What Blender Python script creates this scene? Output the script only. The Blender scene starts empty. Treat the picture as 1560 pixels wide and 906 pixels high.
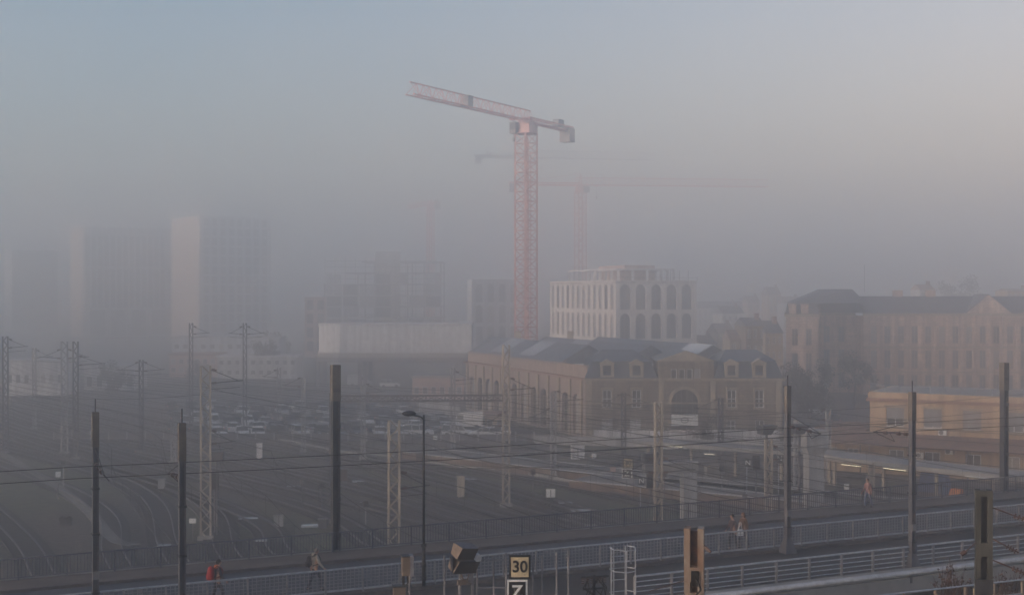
import bpy, math, random
from math import radians as R, sin, cos, pi, hypot, atan2
from mathutils import Vector, Matrix
random.seed(7); wrand = random.Random(21)
sc = bpy.context.scene
col = sc.collection
F, HX, HY, CZ = 1950.0, 780.0, 445.0, 20.0

def at(px, py, d):
    return Vector(((px - HX) / F * d, d, CZ - (py - HY) / F * d))
def G(px, py, z=0.0):
    d = F * (CZ - z) / (py - HY)
    return Vector(((px - HX) / F * d, d, z))
BA = R(25)
BU = Vector((cos(BA), sin(BA), 0)); BN = Vector((-sin(BA), cos(BA), 0))
DZ = 7.5
def br(u, n, z=0.0):
    return BU * u + BN * n + Vector((0, 0, DZ + z))
def ray_n(px, n, z=0.0):
    t = (px - HX) / F
    d = n / (BN.x * t + BN.y)
    return Vector((t * d, d, DZ + z))

# ------------------------------------------------------------------ materials
def mat(name, c, rough=.85, metal=0.0, c2=None, scale=3.0, amt=.35, bump=0.0, spec=.3, detail=5.0, stretch=(1, 1, 1), streak=0.0):
    m = bpy.data.materials.new(name); m.use_nodes = True
    nt = m.node_tree; b = nt.nodes['Principled BSDF']
    b.inputs['Roughness'].default_value = rough; b.inputs['Metallic'].default_value = metal
    b.inputs['Specular IOR Level'].default_value = spec
    tc = nt.nodes.new('ShaderNodeTexCoord'); mp = nt.nodes.new('ShaderNodeMapping')
    mp.inputs['Scale'].default_value = stretch
    nt.links.new(tc.outputs['Object'], mp.inputs['Vector'])
    nz = nt.nodes.new('ShaderNodeTexNoise'); nz.inputs['Scale'].default_value = scale
    nz.inputs['Detail'].default_value = detail; nz.inputs['Roughness'].default_value = .6
    nt.links.new(mp.outputs[0], nz.inputs['Vector'])
    rp = nt.nodes.new('ShaderNodeValToRGB')
    if c2 is None:
        c2 = tuple(max(0, v * (1 - amt)) for v in c); c1 = tuple(min(1, v * (1 + amt * .5)) for v in c)
    else:
        c1 = c
    rp.color_ramp.elements[0].position = .34; rp.color_ramp.elements[0].color = (*c2, 1)
    rp.color_ramp.elements[1].position = .66; rp.color_ramp.elements[1].color = (*c1, 1)
    nt.links.new(nz.outputs['Fac'], rp.inputs[0]); nt.links.new(rp.outputs[0], b.inputs['Base Color'])
    if streak:
        m2 = nt.nodes.new('ShaderNodeMapping'); m2.inputs['Scale'].default_value = (1.1, 1.1, .07); nt.links.new(tc.outputs['Object'], m2.inputs['Vector'])
        n2 = nt.nodes.new('ShaderNodeTexNoise'); n2.inputs['Scale'].default_value = 1.0; n2.inputs['Detail'].default_value = 6; nt.links.new(m2.outputs[0], n2.inputs['Vector'])
        r2 = nt.nodes.new('ShaderNodeValToRGB'); r2.color_ramp.elements[0].position = .4; r2.color_ramp.elements[0].color = (1-streak, 1-streak, 1-streak*.95, 1); r2.color_ramp.elements[1].position = .62
        nt.links.new(n2.outputs['Fac'], r2.inputs[0])
        mq = nt.nodes.new('ShaderNodeMix'); mq.data_type = 'RGBA'; mq.blend_type = 'MULTIPLY'; mq.inputs[0].default_value = 1
        nt.links.new(rp.outputs[0], mq.inputs[6]); nt.links.new(r2.outputs[0], mq.inputs[7]); nt.links.new(mq.outputs[2], b.inputs['Base Color'])
    if bump:
        bp = nt.nodes.new('ShaderNodeBump'); bp.inputs['Strength'].default_value = bump; bp.inputs['Distance'].default_value = .05
        nt.links.new(nz.outputs['Fac'], bp.inputs['Height']); nt.links.new(bp.outputs[0], b.inputs['Normal'])
    return m
def emit(name, c, s):
    m = bpy.data.materials.new(name); m.use_nodes = True; b = m.node_tree.nodes['Principled BSDF']
    b.inputs['Base Color'].default_value = (.8, .8, .8, 1)
    b.inputs['Emission Color'].default_value = (*c, 1); b.inputs['Emission Strength'].default_value = s
    return m
def ashlar(name, c, c2, mortar, bw, bh):
    """coursed stone: blocks of uneven tone"""
    m = mat(name, c, .9, c2=c2, scale=.5, detail=8, streak=.4); nt = m.node_tree; b = nt.nodes['Principled BSDF']
    src = b.inputs['Base Color'].links[0].from_socket
    geo = nt.nodes.new('ShaderNodeNewGeometry'); sp = nt.nodes.new('ShaderNodeSeparateXYZ')
    nt.links.new(geo.outputs['Position'], sp.inputs[0])
    ad = nt.nodes.new('ShaderNodeMath'); ad.operation = 'ADD'
    nt.links.new(sp.outputs['X'], ad.inputs[0]); nt.links.new(sp.outputs['Y'], ad.inputs[1])
    cb = nt.nodes.new('ShaderNodeCombineXYZ'); nt.links.new(ad.outputs[0], cb.inputs[0]); nt.links.new(sp.outputs['Z'], cb.inputs[1])
    bk = nt.nodes.new('ShaderNodeTexBrick'); bk.inputs['Scale'].default_value = 1
    bk.inputs['Brick Width'].default_value = bw; bk.inputs['Row Height'].default_value = bh; bk.inputs['Mortar Size'].default_value = .03
    bk.inputs['Color1'].default_value = (1, 1, 1, 1); bk.inputs['Color2'].default_value = (.72, .72, .74, 1); bk.inputs['Mortar'].default_value = (*mortar, 1)
    nt.links.new(cb.outputs[0], bk.inputs['Vector'])
    mx = nt.nodes.new('ShaderNodeMix'); mx.data_type = 'RGBA'; mx.blend_type = 'MULTIPLY'; mx.inputs[0].default_value = 1
    nt.links.new(src, mx.inputs[6]); nt.links.new(bk.outputs['Color'], mx.inputs[7]); nt.links.new(mx.outputs[2], b.inputs['Base Color'])
    return m
def stripes(name, c, c2, axis, step, rough=.6, metal=0.0):
    """ribbed / boarded surface: thin grooves every step metres along an axis of the object"""
    m = mat(name, c, rough, metal, amt=.25, scale=.8, streak=.3); nt = m.node_tree; b = nt.nodes['Principled BSDF']
    src = b.inputs['Base Color'].links[0].from_socket
    geo = nt.nodes.new('ShaderNodeNewGeometry'); dp = nt.nodes.new('ShaderNodeVectorMath'); dp.operation = 'DOT_PRODUCT'
    dp.inputs[1].default_value = axis; nt.links.new(geo.outputs['Position'], dp.inputs[0])
    dv = nt.nodes.new('ShaderNodeMath'); dv.operation = 'DIVIDE'; dv.inputs[1].default_value = step; nt.links.new(dp.outputs['Value'], dv.inputs[0])
    fr = nt.nodes.new('ShaderNodeMath'); fr.operation = 'FRACT'; nt.links.new(dv.outputs[0], fr.inputs[0])
    lt = nt.nodes.new('ShaderNodeMath'); lt.operation = 'LESS_THAN'; lt.inputs[1].default_value = .2; nt.links.new(fr.outputs[0], lt.inputs[0])
    mx = nt.nodes.new('ShaderNodeMix'); mx.data_type = 'RGBA'; nt.links.new(lt.outputs[0], mx.inputs[0])
    nt.links.new(src, mx.inputs[6]); mx.inputs[7].default_value = (*c2, 1); nt.links.new(mx.outputs[2], b.inputs['Base Color'])
    return m

M = {}
M['asphalt'] = mat('asphalt', (.07, .076, .09), .8, c2=(.035, .038, .045), scale=.35, detail=10, bump=.1)
M['tram_asphalt'] = mat('tram_asphalt', (.068, .062, .06), .85, c2=(.036, .033, .033), scale=.3, detail=10, bump=.1)
M['lot_asphalt'] = mat('lot_asphalt', (.07, .07, .075), .9, c2=(.045, .045, .05), scale=.2)
M['pavement'] = mat('pavement', (.13, .11, .1), .9, c2=(.08, .07, .066), scale=.8, detail=9)
M['kerb'] = mat('kerb', (.1, .09, .088), .9)
M['concrete'] = mat('concrete', (.3, .29, .28), .9, c2=(.2, .195, .19), scale=.9, bump=.15)
M['pale_concrete'] = mat('pale_concrete', (.42, .42, .42), .9, c2=(.3, .3, .3), scale=1.1, bump=.1, streak=.35)
M['beige_concrete'] = mat('beige_concrete', (.52, .45, .36), .9, c2=(.32, .28, .23), scale=1.6, stretch=(2, 2, .5), streak=.35)
M['dirty_concrete'] = mat('dirty_concrete', (.125, .122, .11), .9, c2=(.055, .055, .05), scale=2.0, stretch=(2, 2, .4), bump=.2, streak=.35)
M['galv'] = mat('galvanised_steel', (.42, .44, .47), .42, .55, amt=.25, scale=4)
M['rail_post'] = mat('rail_post', (.25, .24, .25), .6, .3, amt=.3)
M['dark_steel'] = mat('dark_steel', (.055, .057, .065), .55, .3, amt=.35, scale=2, stretch=(2, 2, .6))
M['mid_steel'] = mat('mid_steel', (.11, .11, .125), .55, .3, amt=.35, scale=2, stretch=(2, 2, .6))
M['tan_sleeve'] = mat('tan_sleeve', (.125, .108, .095), .8)
M['blue_fence'] = mat('blue_fence_paint', (.075, .085, .115), .6, amt=.3)
M['wire'] = mat('wire_copper', (.03, .03, .033), .6, .4)
M['black'] = mat('black_paint', (.015, .015, .018), .5)
M['rust'] = mat('rusty_paint', (.3, .265, .225), .8, c2=(.17, .085, .05), scale=2.2, detail=8, stretch=(1.5, 1.5, .6), bump=.15)
M['rust_dark'] = mat('dark_rust', (.14, .08, .06), .9, c2=(.06, .05, .05), scale=6)
M['rail_steel'] = mat('rail_steel', (.085, .085, .1), .45, .45, amt=.3)
M['ballast'] = mat('ballast', (.044, .04, .041), .95, c2=(.024, .022, .024), scale=2, bump=.4)
M['glass'] = mat('window_glass', (.025, .03, .035), .12, 0, amt=.2, spec=.5)
M['pale_glass'] = mat('pale_glass', (.13, .15, .17), .15, 0, amt=.3, spec=.5, scale=.4)
M['blind'] = mat('window_blind', (.3, .29, .28), .7, amt=.2)
M['white_frame'] = mat('white_frame', (.62, .62, .62), .6, amt=.15)
M['stone'] = ashlar('station_stone', (.3, .235, .165), (.2, .16, .12), (.45, .42, .4), .9, .38)
M['stone_trim'] = mat('stone_trim', (.36, .3, .22), .9, c2=(.24, .2, .15), scale=1.5)
M['boards'] = stripes('weathered_boards', (.31, .24, .2), (.14, .115, .1), (.38, -.926, 0), .55)
M['frame_grey'] = mat('frame_grey_concrete', (.42, .41, .42), .9, amt=.25, scale=.3)
M['slate'] = stripes('slate_roof', (.07, .088, .115), (.05, .06, .075), (0, .3, 1), .35, .45)
M['hall_roof'] = stripes('hall_roof_sheet', (.11, .135, .17), (.08, .095, .12), (.926, .379, 0), 1.1, .45, .1)
M['roof_light'] = mat('roof_light_glass', (.24, .26, .29), .3, 0, amt=.2, spec=.5)
M['skylight'] = mat('skylight_glass', (.5, .53, .56), .15, 0, amt=.1, spec=.6)
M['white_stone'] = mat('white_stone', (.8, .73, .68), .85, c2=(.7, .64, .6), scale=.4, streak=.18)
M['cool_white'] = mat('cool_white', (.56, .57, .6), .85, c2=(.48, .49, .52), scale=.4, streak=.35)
M['tower_sunlit'] = mat('tower_sunlit', (.78, .62, .5), .85, c2=(.7, .56, .46), scale=.2, streak=.35)  # left walls of the towers: sunlight put into the warm tone
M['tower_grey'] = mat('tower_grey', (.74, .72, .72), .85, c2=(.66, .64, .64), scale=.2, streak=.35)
M['cladding'] = stripes('white_cladding', (.62, .63, .66), (.5, .51, .54), (1, 0, 0), 1.2, .6)
M['cabin'] = mat('cabin_white', (.55, .54, .53), .7, amt=.2, scale=.5, streak=.35)
M['pink_wall'] = mat('pink_wall', (.45, .32, .28), .9, amt=.25, scale=.5)
M['long_stone'] = ashlar('long_facade_stone', (.78, .56, .45), (.6, .44, .35), (.5, .45, .4), 1.2, .5)
M['ochre'] = mat('ochre_render', (.46, .345, .24), .9, c2=(.45, .31, .19), scale=.6, detail=8, stretch=(1, 1, .5), streak=.35)
M['brick_band'] = mat('brick_band', (.26, .15, .12), .9, c2=(.17, .11, .09), scale=2)
M['tiles'] = mat('roof_tiles', (.24, .15, .115), .9, c2=(.13, .1, .09), scale=1.6, bump=.3)
M['shutter'] = stripes('roller_shutter', (.19, .2, .22), (.13, .14, .155), (0, 0, 1), .09, .6)
M['crane_red'] = mat('crane_red', (.62, .34, .31), .5, amt=.25)
M['crane_pink'] = mat('crane_faded_red', (.7, .27, .24), .5, amt=.25)
M['crane_grey'] = mat('crane_grey', (.3, .3, .31), .5, amt=.2)
M['counterweight'] = mat('counterweight', (.27, .24, .24), .9)
M['bark'] = mat('bark', (.06, .05, .042), .95, scale=6, bump=.5)
M['leaf_dark'] = mat('leaf_dark', (.05, .05, .032), .8, c2=(.025, .028, .018), scale=1.3)
M['leaf_brown'] = mat('leaf_brown', (.085, .065, .045), .8, c2=(.04, .033, .025), scale=1.3)
M['tyre'] = mat('tyre', (.02, .02, .02), .9)
M['lamp_dim'] = emit('dim_lamp', (1, .86, .6), .6)
M['lamp_on'] = emit('fluorescent_lamp', (1, .86, .5), .65)
M['sign_beige'] = mat('sign_beige', (.5, .41, .26), .6, amt=.15)
M['sign_white'] = mat('sign_white', (.7, .7, .68), .6, amt=.12)
M['blue_paint'] = mat('blue_paint', (.05, .1, .24), .7, amt=.3)
M['insulator'] = mat('insulator', (.1, .06, .05), .3)
M['tan_metal'] = mat('tan_metal', (.19, .145, .115), .7, amt=.3, scale=3)
M['skin'] = mat('skin', (.42, .25, .18), .6, amt=.1)
M['path'] = mat('path_gravel', (.22, .21, .195), .95, c2=(.12, .115, .108), scale=.7)
M['platform'] = mat('platform_top', (.19, .175, .16), .9, c2=(.13, .12, .115), scale=.5)
M['platform_edge'] = mat('platform_edge', (.48, .46, .44), .85, amt=.2)
M['platform_wall'] = mat('platform_wall', (.22, .16, .125), .9, c2=(.13, .1, .085), scale=1, streak=.35)
M['trough'] = mat('trough_lid', (.36, .35, .33), .9, amt=.3)
M['orange'] = mat('orange_paint', (.6, .2, .05), .6)

# ------------------------------------------------------------------ mesh building
class MB:
    def __init__(s): s.v = []; s.f = []; s.m = []
    def add(s, vs, fs, mi=0):
        n = len(s.v); s.v += [tuple(v) for v in vs]
        for f in fs: s.f.append(tuple(i + n for i in f)); s.m.append(mi)
        return s
    def box(s, x0, y0, z0, x1, y1, z1, mi=0):
        vs = [(x0,y0,z0),(x1,y0,z0),(x1,y1,z0),(x0,y1,z0),(x0,y0,z1),(x1,y0,z1),(x1,y1,z1),(x0,y1,z1)]
        return s.add(vs, [(0,3,2,1),(4,5,6,7),(0,1,5,4),(1,2,6,5),(2,3,7,6),(3,0,4,7)], mi)
    def cbox(s, c, sz, rz=0.0, mi=0):
        ca, sa = cos(rz), sin(rz); vs = []
        for dz in (-.5, .5):
            for dx, dy in ((-.5,-.5),(.5,-.5),(.5,.5),(-.5,.5)):
                x, y = dx*sz[0], dy*sz[1]
                vs.append((c[0]+x*ca-y*sa, c[1]+x*sa+y*ca, c[2]+dz*sz[2]))
        return s.add(vs, [(0,3,2,1),(4,5,6,7),(0,1,5,4),(1,2,6,5),(2,3,7,6),(3,0,4,7)], mi)
    def tube(s, p, q, r, n=6, r2=None, mi=0, rot=0.0):
        p, q = Vector(p), Vector(q); d = q - p
        if d.length < 1e-6: return s
        d.normalize(); a = Vector((0,0,1)) if abs(d.z) < .9 else Vector((1,0,0))
        x = d.cross(a).normalized(); y = d.cross(x); r2 = r if r2 is None else r2
        vs = []
        for k in range(n):
            t = 2*pi*k/n + rot; vs.append(p + (x*cos(t)+y*sin(t))*r)
        for k in range(n):
            t = 2*pi*k/n + rot; vs.append(q + (x*cos(t)+y*sin(t))*r2)
        fs = [(k, (k+1)%n, n+(k+1)%n, n+k) for k in range(n)] + [tuple(range(n-1,-1,-1)), tuple(range(n,2*n))]
        return s.add(vs, fs, mi)
    def bar(s, p, q, w, mi=0): return s.tube(p, q, w*.7071, 4, None, mi, pi/4)
    def path(s, pts, r, n=5, mi=0):
        for a, b in zip(pts, pts[1:]): s.tube(a, b, r, n, None, mi)
        return s
    def prism(s, poly, z0, z1, mi=0, top=None):
        n = len(poly); t = top or poly
        vs = [(p[0],p[1],z0) for p in poly] + [(p[0],p[1],z1) for p in t]
        fs = [(k,(k+1)%n,n+(k+1)%n,n+k) for k in range(n)] + [tuple(range(n-1,-1,-1)), tuple(range(n,2*n))]
        return s.add(vs, fs, mi)
    def extr(s, prof, o, ax, az, ay, L, mi=0):
        """profile (a,b) in the plane ax,az at o, extruded L along ay"""
        o, ax, az, ay = Vector(o), Vector(ax), Vector(az), Vector(ay); n = len(prof)
        vs = [o + ax*a + az*b for a, b in prof] + [o + ax*a + az*b + ay*L for a, b in prof]
        fs = [(k,(k+1)%n,n+(k+1)%n,n+k) for k in range(n)] + [tuple(range(n-1,-1,-1)), tuple(range(n,2*n))]
        return s.add(vs, fs, mi)
    def ball(s, c, r, n=10, m=6, mi=0):
        rx, ry, rz = r if hasattr(r, '__len__') else (r, r, r); vs = []; fs = []
        for i in range(m+1):
            th = pi*i/m
            for k in range(n):
                ph = 2*pi*k/n; vs.append((c[0]+rx*sin(th)*cos(ph), c[1]+ry*sin(th)*sin(ph), c[2]+rz*cos(th)))
        for i in range(m):
            for k in range(n): fs.append((i*n+k, (i+1)*n+k, (i+1)*n+(k+1)%n, i*n+(k+1)%n))
        return s.add(vs, fs, mi)
    def build(s, name, mats, parent=None, off=None, smooth=False):
        me = bpy.data.meshes.new(name)
        v = s.v
        if off is not None: v = [(a-off[0], b-off[1], c-off[2]) for a, b, c in v]
        me.from_pydata(v, [], s.f)
        for m in (mats if isinstance(mats, (list, tuple)) else [mats]): me.materials.append(M[m] if isinstance(m, str) else m)
        me.polygons.foreach_set('material_index', s.m)
        if smooth: me.polygons.foreach_set('use_smooth', [True]*len(s.f))
        me.update()
        o = bpy.data.objects.new(name, me); col.objects.link(o)
        if parent is not None: o.parent = parent
        elif off is not None: o.location = off
        return o

def tag(o, label=None, cat=None, group=None, kind=None):
    if label:
        n = len(label.split()); assert 4 <= n <= 16, (n, label)
        o['label'] = label
    if cat: o['category'] = cat
    if group: o['group'] = group
    if kind: o['kind'] = kind
    return o
def thing(name, label, cat, loc=(0,0,0), rz=0.0, group=None):
    o = bpy.data.objects.new(name, None); col.objects.link(o); o.empty_display_size = .3
    o.location = loc; o.rotation_euler = (0,0,rz)
    return tag(o, label, cat, group)
KIDS = {}
def kids(o):
    return [c for c in col.objects if c.parent is o]
def copy_tree(o, loc=None, rz=None, label=None, parent=None, swap=None, kidmap=None):
    if kidmap is None:
        kidmap = {}
        for c in col.objects:
            if c.parent is not None: kidmap.setdefault(c.parent.name, []).append(c)
    c = o.copy(); col.objects.link(c)
    if parent is not None: c.parent = parent
    if loc is not None: c.location = loc
    if rz is not None: c.rotation_euler = (0,0,rz)
    if label: tag(c, label)
    if swap and c.type == 'MESH' and o.name.split('.')[0] in swap:
        for i, m in enumerate(swap[o.name.split('.')[0]]):
            c.material_slots[i].link = 'OBJECT'; c.material_slots[i].material = m
    for k in kidmap.get(o.name, []): copy_tree(k, None, None, None, c, swap, kidmap)
    return c
def struct(o): o['kind'] = 'structure'; return o

# ------------------------------------------------------------------ facades with real openings
def frame_of(P0, P1):
    P0, P1 = Vector((P0[0],P0[1],0)), Vector((P1[0],P1[1],0)); L = (P1-P0).length; u = (P1-P0)/L
    return P0, u, Vector((u.y, -u.x, 0)), L
def arch_pts(op, n=10):
    u0,u1,v0,v1 = op[:4]; r = (u1-u0)/2; uc = (u0+u1)/2; vc = v1 - r
    return [(uc + r*cos(pi*k/n), vc + r*sin(pi*k/n)) for k in range(n+1)]
def outline(op):
    u0,u1,v0,v1 = op[:4]
    if len(op) > 4 and op[4]: return [(u0,v0),(u1,v0)] + arch_pts(op)
    return [(u0,v0),(u1,v0),(u1,v1),(u0,v1)]
def facade(b, P0, P1, z0, z1, ops, dep=.25, mi=0, mir=None):
    o, u, nn, L = frame_of(P0, P1); mir = mi if mir is None else mir
    us = sorted({0.0, L} | {q for op in ops for q in op[:2]}); vs = sorted({z0, z1} | {q for op in ops for q in op[2:4]})
    pt = lambda a, z, k=0.0: o + u*a + Vector((0,0,z)) - nn*k
    for i in range(len(us)-1):
        run = None
        for j in range(len(vs)-1):
            a, c = (us[i]+us[i+1])/2, (vs[j]+vs[j+1])/2
            free = not any(op[0]<a<op[1] and op[2]<c<op[3] for op in ops)
            if free:
                run = [vs[j] if run is None else run[0], vs[j+1]]
            if (not free or j == len(vs)-2) and run:
                b.add([pt(us[i],run[0]),pt(us[i+1],run[0]),pt(us[i+1],run[1]),pt(us[i],run[1])],[(0,1,2,3)],mi); run = None
    for op in ops:
        ol = outline(op)
        if len(op) > 4 and op[4]:
            ap = arch_pts(op)
            for p, q in zip(ap, ap[1:]):
                b.add([pt(*p),pt(q[0],q[1]),pt(q[0],op[3]),pt(p[0],op[3])],[(0,3,2,1)],mi)
        n = len(ol)
        for k in range(n):
            p, q = ol[k], ol[(k+1)%n]
            b.add([pt(*p),pt(*q),pt(q[0],q[1],dep),pt(p[0],p[1],dep)],[(0,1,2,3)],mir)
def window(P0, P1, op, dep, parent, off, nx=1, ny=1, fw=.07, glass='glass', fm='white_frame', name='window', sub=False, lower=None):
    """a pane recessed in its opening with frame bars (own object, frame as sub-part when sub)"""
    if glass in ('glass', 'pale_glass'):
        q_ = wrand.random(); glass = 'blind' if q_ < .1 else 'glass' if q_ < .3 else 'pale_glass' if q_ < .45 else glass
    o, u, nn, L = frame_of(P0, P1); pt = lambda a, z, k=0.0: o + u*a + Vector((0,0,z)) - nn*k
    b = MB(); ol = outline(op); b.add([pt(p[0],p[1],dep-.04) for p in ol], [tuple(range(len(ol)))], 0)
    fb = MB() if sub else b; mi = 0 if sub else 1
    u0,u1,v0,v1 = op[:4]
    def stick(a0, a1, c0, c1):
        vs = [pt(a0,c0,dep-.05),pt(a1,c0,dep-.05),pt(a1,c1,dep-.05),pt(a0,c1,dep-.05),pt(a0,c0,dep-.11),pt(a1,c0,dep-.11),pt(a1,c1,dep-.11),pt(a0,c1,dep-.11)]
        fb.add(vs, [(0,1,2,3),(4,7,6,5),(0,4,5,1),(1,5,6,2),(2,6,7,3),(3,7,4,0)], mi)
    arch = len(op) > 4 and op[4]; vt = v1 - (u1-u0)/2 if arch else v1
    if fw:
        stick(u0, u0+fw, v0, vt); stick(u1-fw, u1, v0, vt); stick(u0+fw, u1-fw, v0, v0+fw)
        if not arch: stick(u0+fw, u1-fw, v1-fw, v1)
        for k in range(1, nx):
            c = u0+(u1-u0)*k/nx; stick(c-fw/2, c+fw/2, v0+fw, (v1-fw if not arch else v1-.12))
        for k in range(1, ny):
            c = v0+(vt-v0)*k/ny; stick(u0+fw, u1-fw, c-fw/2, c+fw/2)
        if arch: stick(u0+fw, u1-fw, vt-fw/2, vt+fw/2)
    w = b.build(name, [glass] if sub else [glass, fm], parent, off)
    if sub and fw: fb.build('frame', fm, w, off)
    return w
def grid(L, n, w, v0, v1, arch=False, m=0.0, jit=0.0):
    p = (L-2*m)/n
    return [(m+p*(k+.5)-w/2, m+p*(k+.5)+w/2, v0, v1, arch) for k in range(n)]
def ribbon(b, pts, w, z=None, mi=0, h=0.0):
    """flat strip along a polyline; h gives it a skirt"""
    n = len(pts); vs = []
    for i, p in enumerate(pts):
        a, c = Vector(pts[max(0,i-1)]), Vector(pts[min(n-1,i+1)]); t = (c-a); t.z = 0; t.normalize(); s = Vector((t.y,-t.x,0))
        p = Vector(p)
        if z is not None: p.z = z
        vs += [p - s*w/2, p + s*w/2]
    fs = [(2*i, 2*i+1, 2*i+3, 2*i+2) for i in range(n-1)]
    b.add(vs, fs, mi)
    if h:
        lo = [(v.x, v.y, v.z-h) for v in vs]; m = len(vs)
        fs = []
        for i in range(n-1): fs += [(2*i, 2*i+2, m+2*i+2, m+2*i), (2*i+1, m+2*i+1, m+2*i+3, 2*i+3)]
        fs += [(0, m, m+1, 1), (2*n-2, 2*n-1, m+2*n-1, m+2*n-2)]
        b.add(list(vs)+lo, fs, mi)
def catmull(P, per=10):
    P = [Vector(p) for p in P]; out = []; n = len(P)
    for i in range(n-1):
        p0, p1, p2, p3 = P[max(0,i-1)], P[i], P[i+1], P[min(n-1,i+2)]
        for k in range(per):
            t = k/per
            out.append(.5*((2*p1)+(-p0+p2)*t+(2*p0-5*p1+4*p2-p3)*t*t+(-p0+3*p1-3*p2+p3)*t**3))
    out.append(P[-1]); return out
def shift(pts, o):
    n = len(pts); r = []
    for i, p in enumerate(pts):
        t = pts[min(n-1,i+1)] - pts[max(0,i-1)]; t.z = 0; t.normalize(); r.append(p + Vector((t.y,-t.x,0))*o)
    return r
def lettering(s, size, m, parent, loc, rz=0.0, ext=.008, name='lettering'):
    cu = bpy.data.curves.new('t', 'FONT'); cu.body = s; cu.size = size; cu.extrude = ext; cu.align_x = 'CENTER'; cu.align_y = 'CENTER'; cu.offset = size*.022
    t = bpy.data.objects.new('t', cu); col.objects.link(t); bpy.context.view_layer.update()
    me = bpy.data.meshes.new_from_object(t.evaluated_get(bpy.context.evaluated_depsgraph_get()))
    bpy.data.objects.remove(t); me.name = name; me.materials.clear(); me.materials.append(M[m])
    o = bpy.data.objects.new(name, me); col.objects.link(o); o.parent = parent; o.location = loc; o.rotation_euler = (R(90), 0, rz)
    return o

# ------------------------------------------------------------------ camera, sky, sun, haze
cd = bpy.data.cameras.new('camera'); cam = bpy.data.objects.new('camera', cd); col.objects.link(cam); sc.camera = cam
cam.location = (0, 0, CZ); cam.rotation_euler = (R(90-.235), 0, 0); cd.lens = 45; cd.sensor_width = 36; cd.clip_end = 12000; cd.clip_start = .1
SUN_EL, SUN_AZ = 8.0, -118.0
w = bpy.data.worlds.new('World'); sc.world = w; w.use_nodes = True; nt = w.node_tree
sky = nt.nodes.new('ShaderNodeTexSky'); sky.sky_type = 'NISHITA'; sky.sun_disc = False
sky.sun_elevation = R(SUN_EL); sky.sun_rotation = R(SUN_AZ); sky.dust_density = 2.0
bg = nt.nodes['Background']; bg.inputs[1].default_value = .12
tc = nt.nodes.new('ShaderNodeTexCoord'); dp = nt.nodes.new('ShaderNodeVectorMath'); dp.operation = 'DOT_PRODUCT'; dp.inputs[1].default_value = (.86, .5, -1.1)
nt.links.new(tc.outputs['Generated'], dp.inputs[0])
rp = nt.nodes.new('ShaderNodeValToRGB'); e = rp.color_ramp.elements
e[0].position = .02; e[0].color = (.91, .922, 1.025, 1); e[1].position = .75; e[1].color = (1.64, 1.08, .945, 1)
nt.links.new(dp.outputs['Value'], rp.inputs[0])
mx = nt.nodes.new('ShaderNodeMix'); mx.data_type = 'RGBA'; mx.blend_type = 'MULTIPLY'; mx.inputs[0].default_value = 1
nt.links.new(sky.outputs[0], mx.inputs[6]); nt.links.new(rp.outputs[0], mx.inputs[7]); nt.links.new(mx.outputs[2], bg.inputs[0])
sl = bpy.data.lights.new('sun', 'SUN'); sl.energy = 2.0; sl.angle = R(2); sl.color = (1, .78, .62)
so = bpy.data.objects.new('sun', sl); col.objects.link(so)
sd = Vector((sin(R(SUN_AZ))*cos(R(SUN_EL)), cos(R(SUN_AZ))*cos(R(SUN_EL)), sin(R(SUN_EL))))
so.rotation_euler = sd.to_track_quat('Z', 'Y').to_euler()
hm = bpy.data.materials.new('haze'); hm.use_nodes = True; n = hm.node_tree
for x in list(n.nodes): n.nodes.remove(x)
out = n.nodes.new('ShaderNodeOutputMaterial'); pv = n.nodes.new('ShaderNodeVolumePrincipled')
pv.inputs['Density'].default_value = .005; pv.inputs['Anisotropy'].default_value = .87; pv.inputs['Color'].default_value = (.997, .99, .998, 1)
n.links.new(pv.outputs[0], out.inputs['Volume'])
hb = MB(); hb.box(-2100, -1600, -1.0, 2100, 2600, 72); ho = hb.build('haze', hm); tag(ho, 'thick grey morning fog filling the whole rail yard', kind='stuff')
vs = sc.view_settings; vs.view_transform = 'Standard'; vs.look = 'None'; vs.exposure = .98; vs.gamma = 1; vs.use_curve_mapping = False
cy = sc.cycles; cy.max_bounces = 18; cy.volume_bounces = 14; cy.diffuse_bounces = 3; cy.glossy_bounces = 3; cy.use_denoising = True; cy.denoiser = 'OPENIMAGEDENOISE'
cy.sample_clamp_indirect = 8

# ================================================================== GROUND, TRACKS, PLATFORMS
def ground_material():
    m = bpy.data.materials.new('yard_ground'); m.use_nodes = True; nt = m.node_tree; b = nt.nodes['Principled BSDF']; b.inputs['Roughness'].default_value = .95
    tc = nt.nodes.new('ShaderNodeTexCoord')
    def nz(s, d=6):
        n = nt.nodes.new('ShaderNodeTexNoise'); n.inputs['Scale'].default_value = s; n.inputs['Detail'].default_value = d; nt.links.new(tc.outputs['Object'], n.inputs['Vector']); return n
    def ramp(src, p0, c0, p1, c1):
        r = nt.nodes.new('ShaderNodeValToRGB'); r.color_ramp.elements[0].position = p0; r.color_ramp.elements[0].color = (*c0,1)
        r.color_ramp.elements[1].position = p1; r.color_ramp.elements[1].color = (*c1,1); nt.links.new(src.outputs['Fac'], r.inputs[0]); return r
    grit = ramp(nz(1.8, 9), .35, (.022,.02,.02), .68, (.1,.086,.076))
    grass = ramp(nz(.9, 9), .35, (.03,.034,.02), .7, (.1,.1,.055))
    mask = ramp(nz(.05, 7), .47, (0,0,0), .56, (1,1,1))
    mx = nt.nodes.new('ShaderNodeMix'); mx.data_type = 'RGBA'
    nt.links.new(mask.outputs[0], mx.inputs[0]); nt.links.new(grit.outputs[0], mx.inputs[6]); nt.links.new(grass.outputs[0], mx.inputs[7]); nt.links.new(mx.outputs[2], b.inputs['Base Color'])
    return m
b = MB(); N = 20
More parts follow.
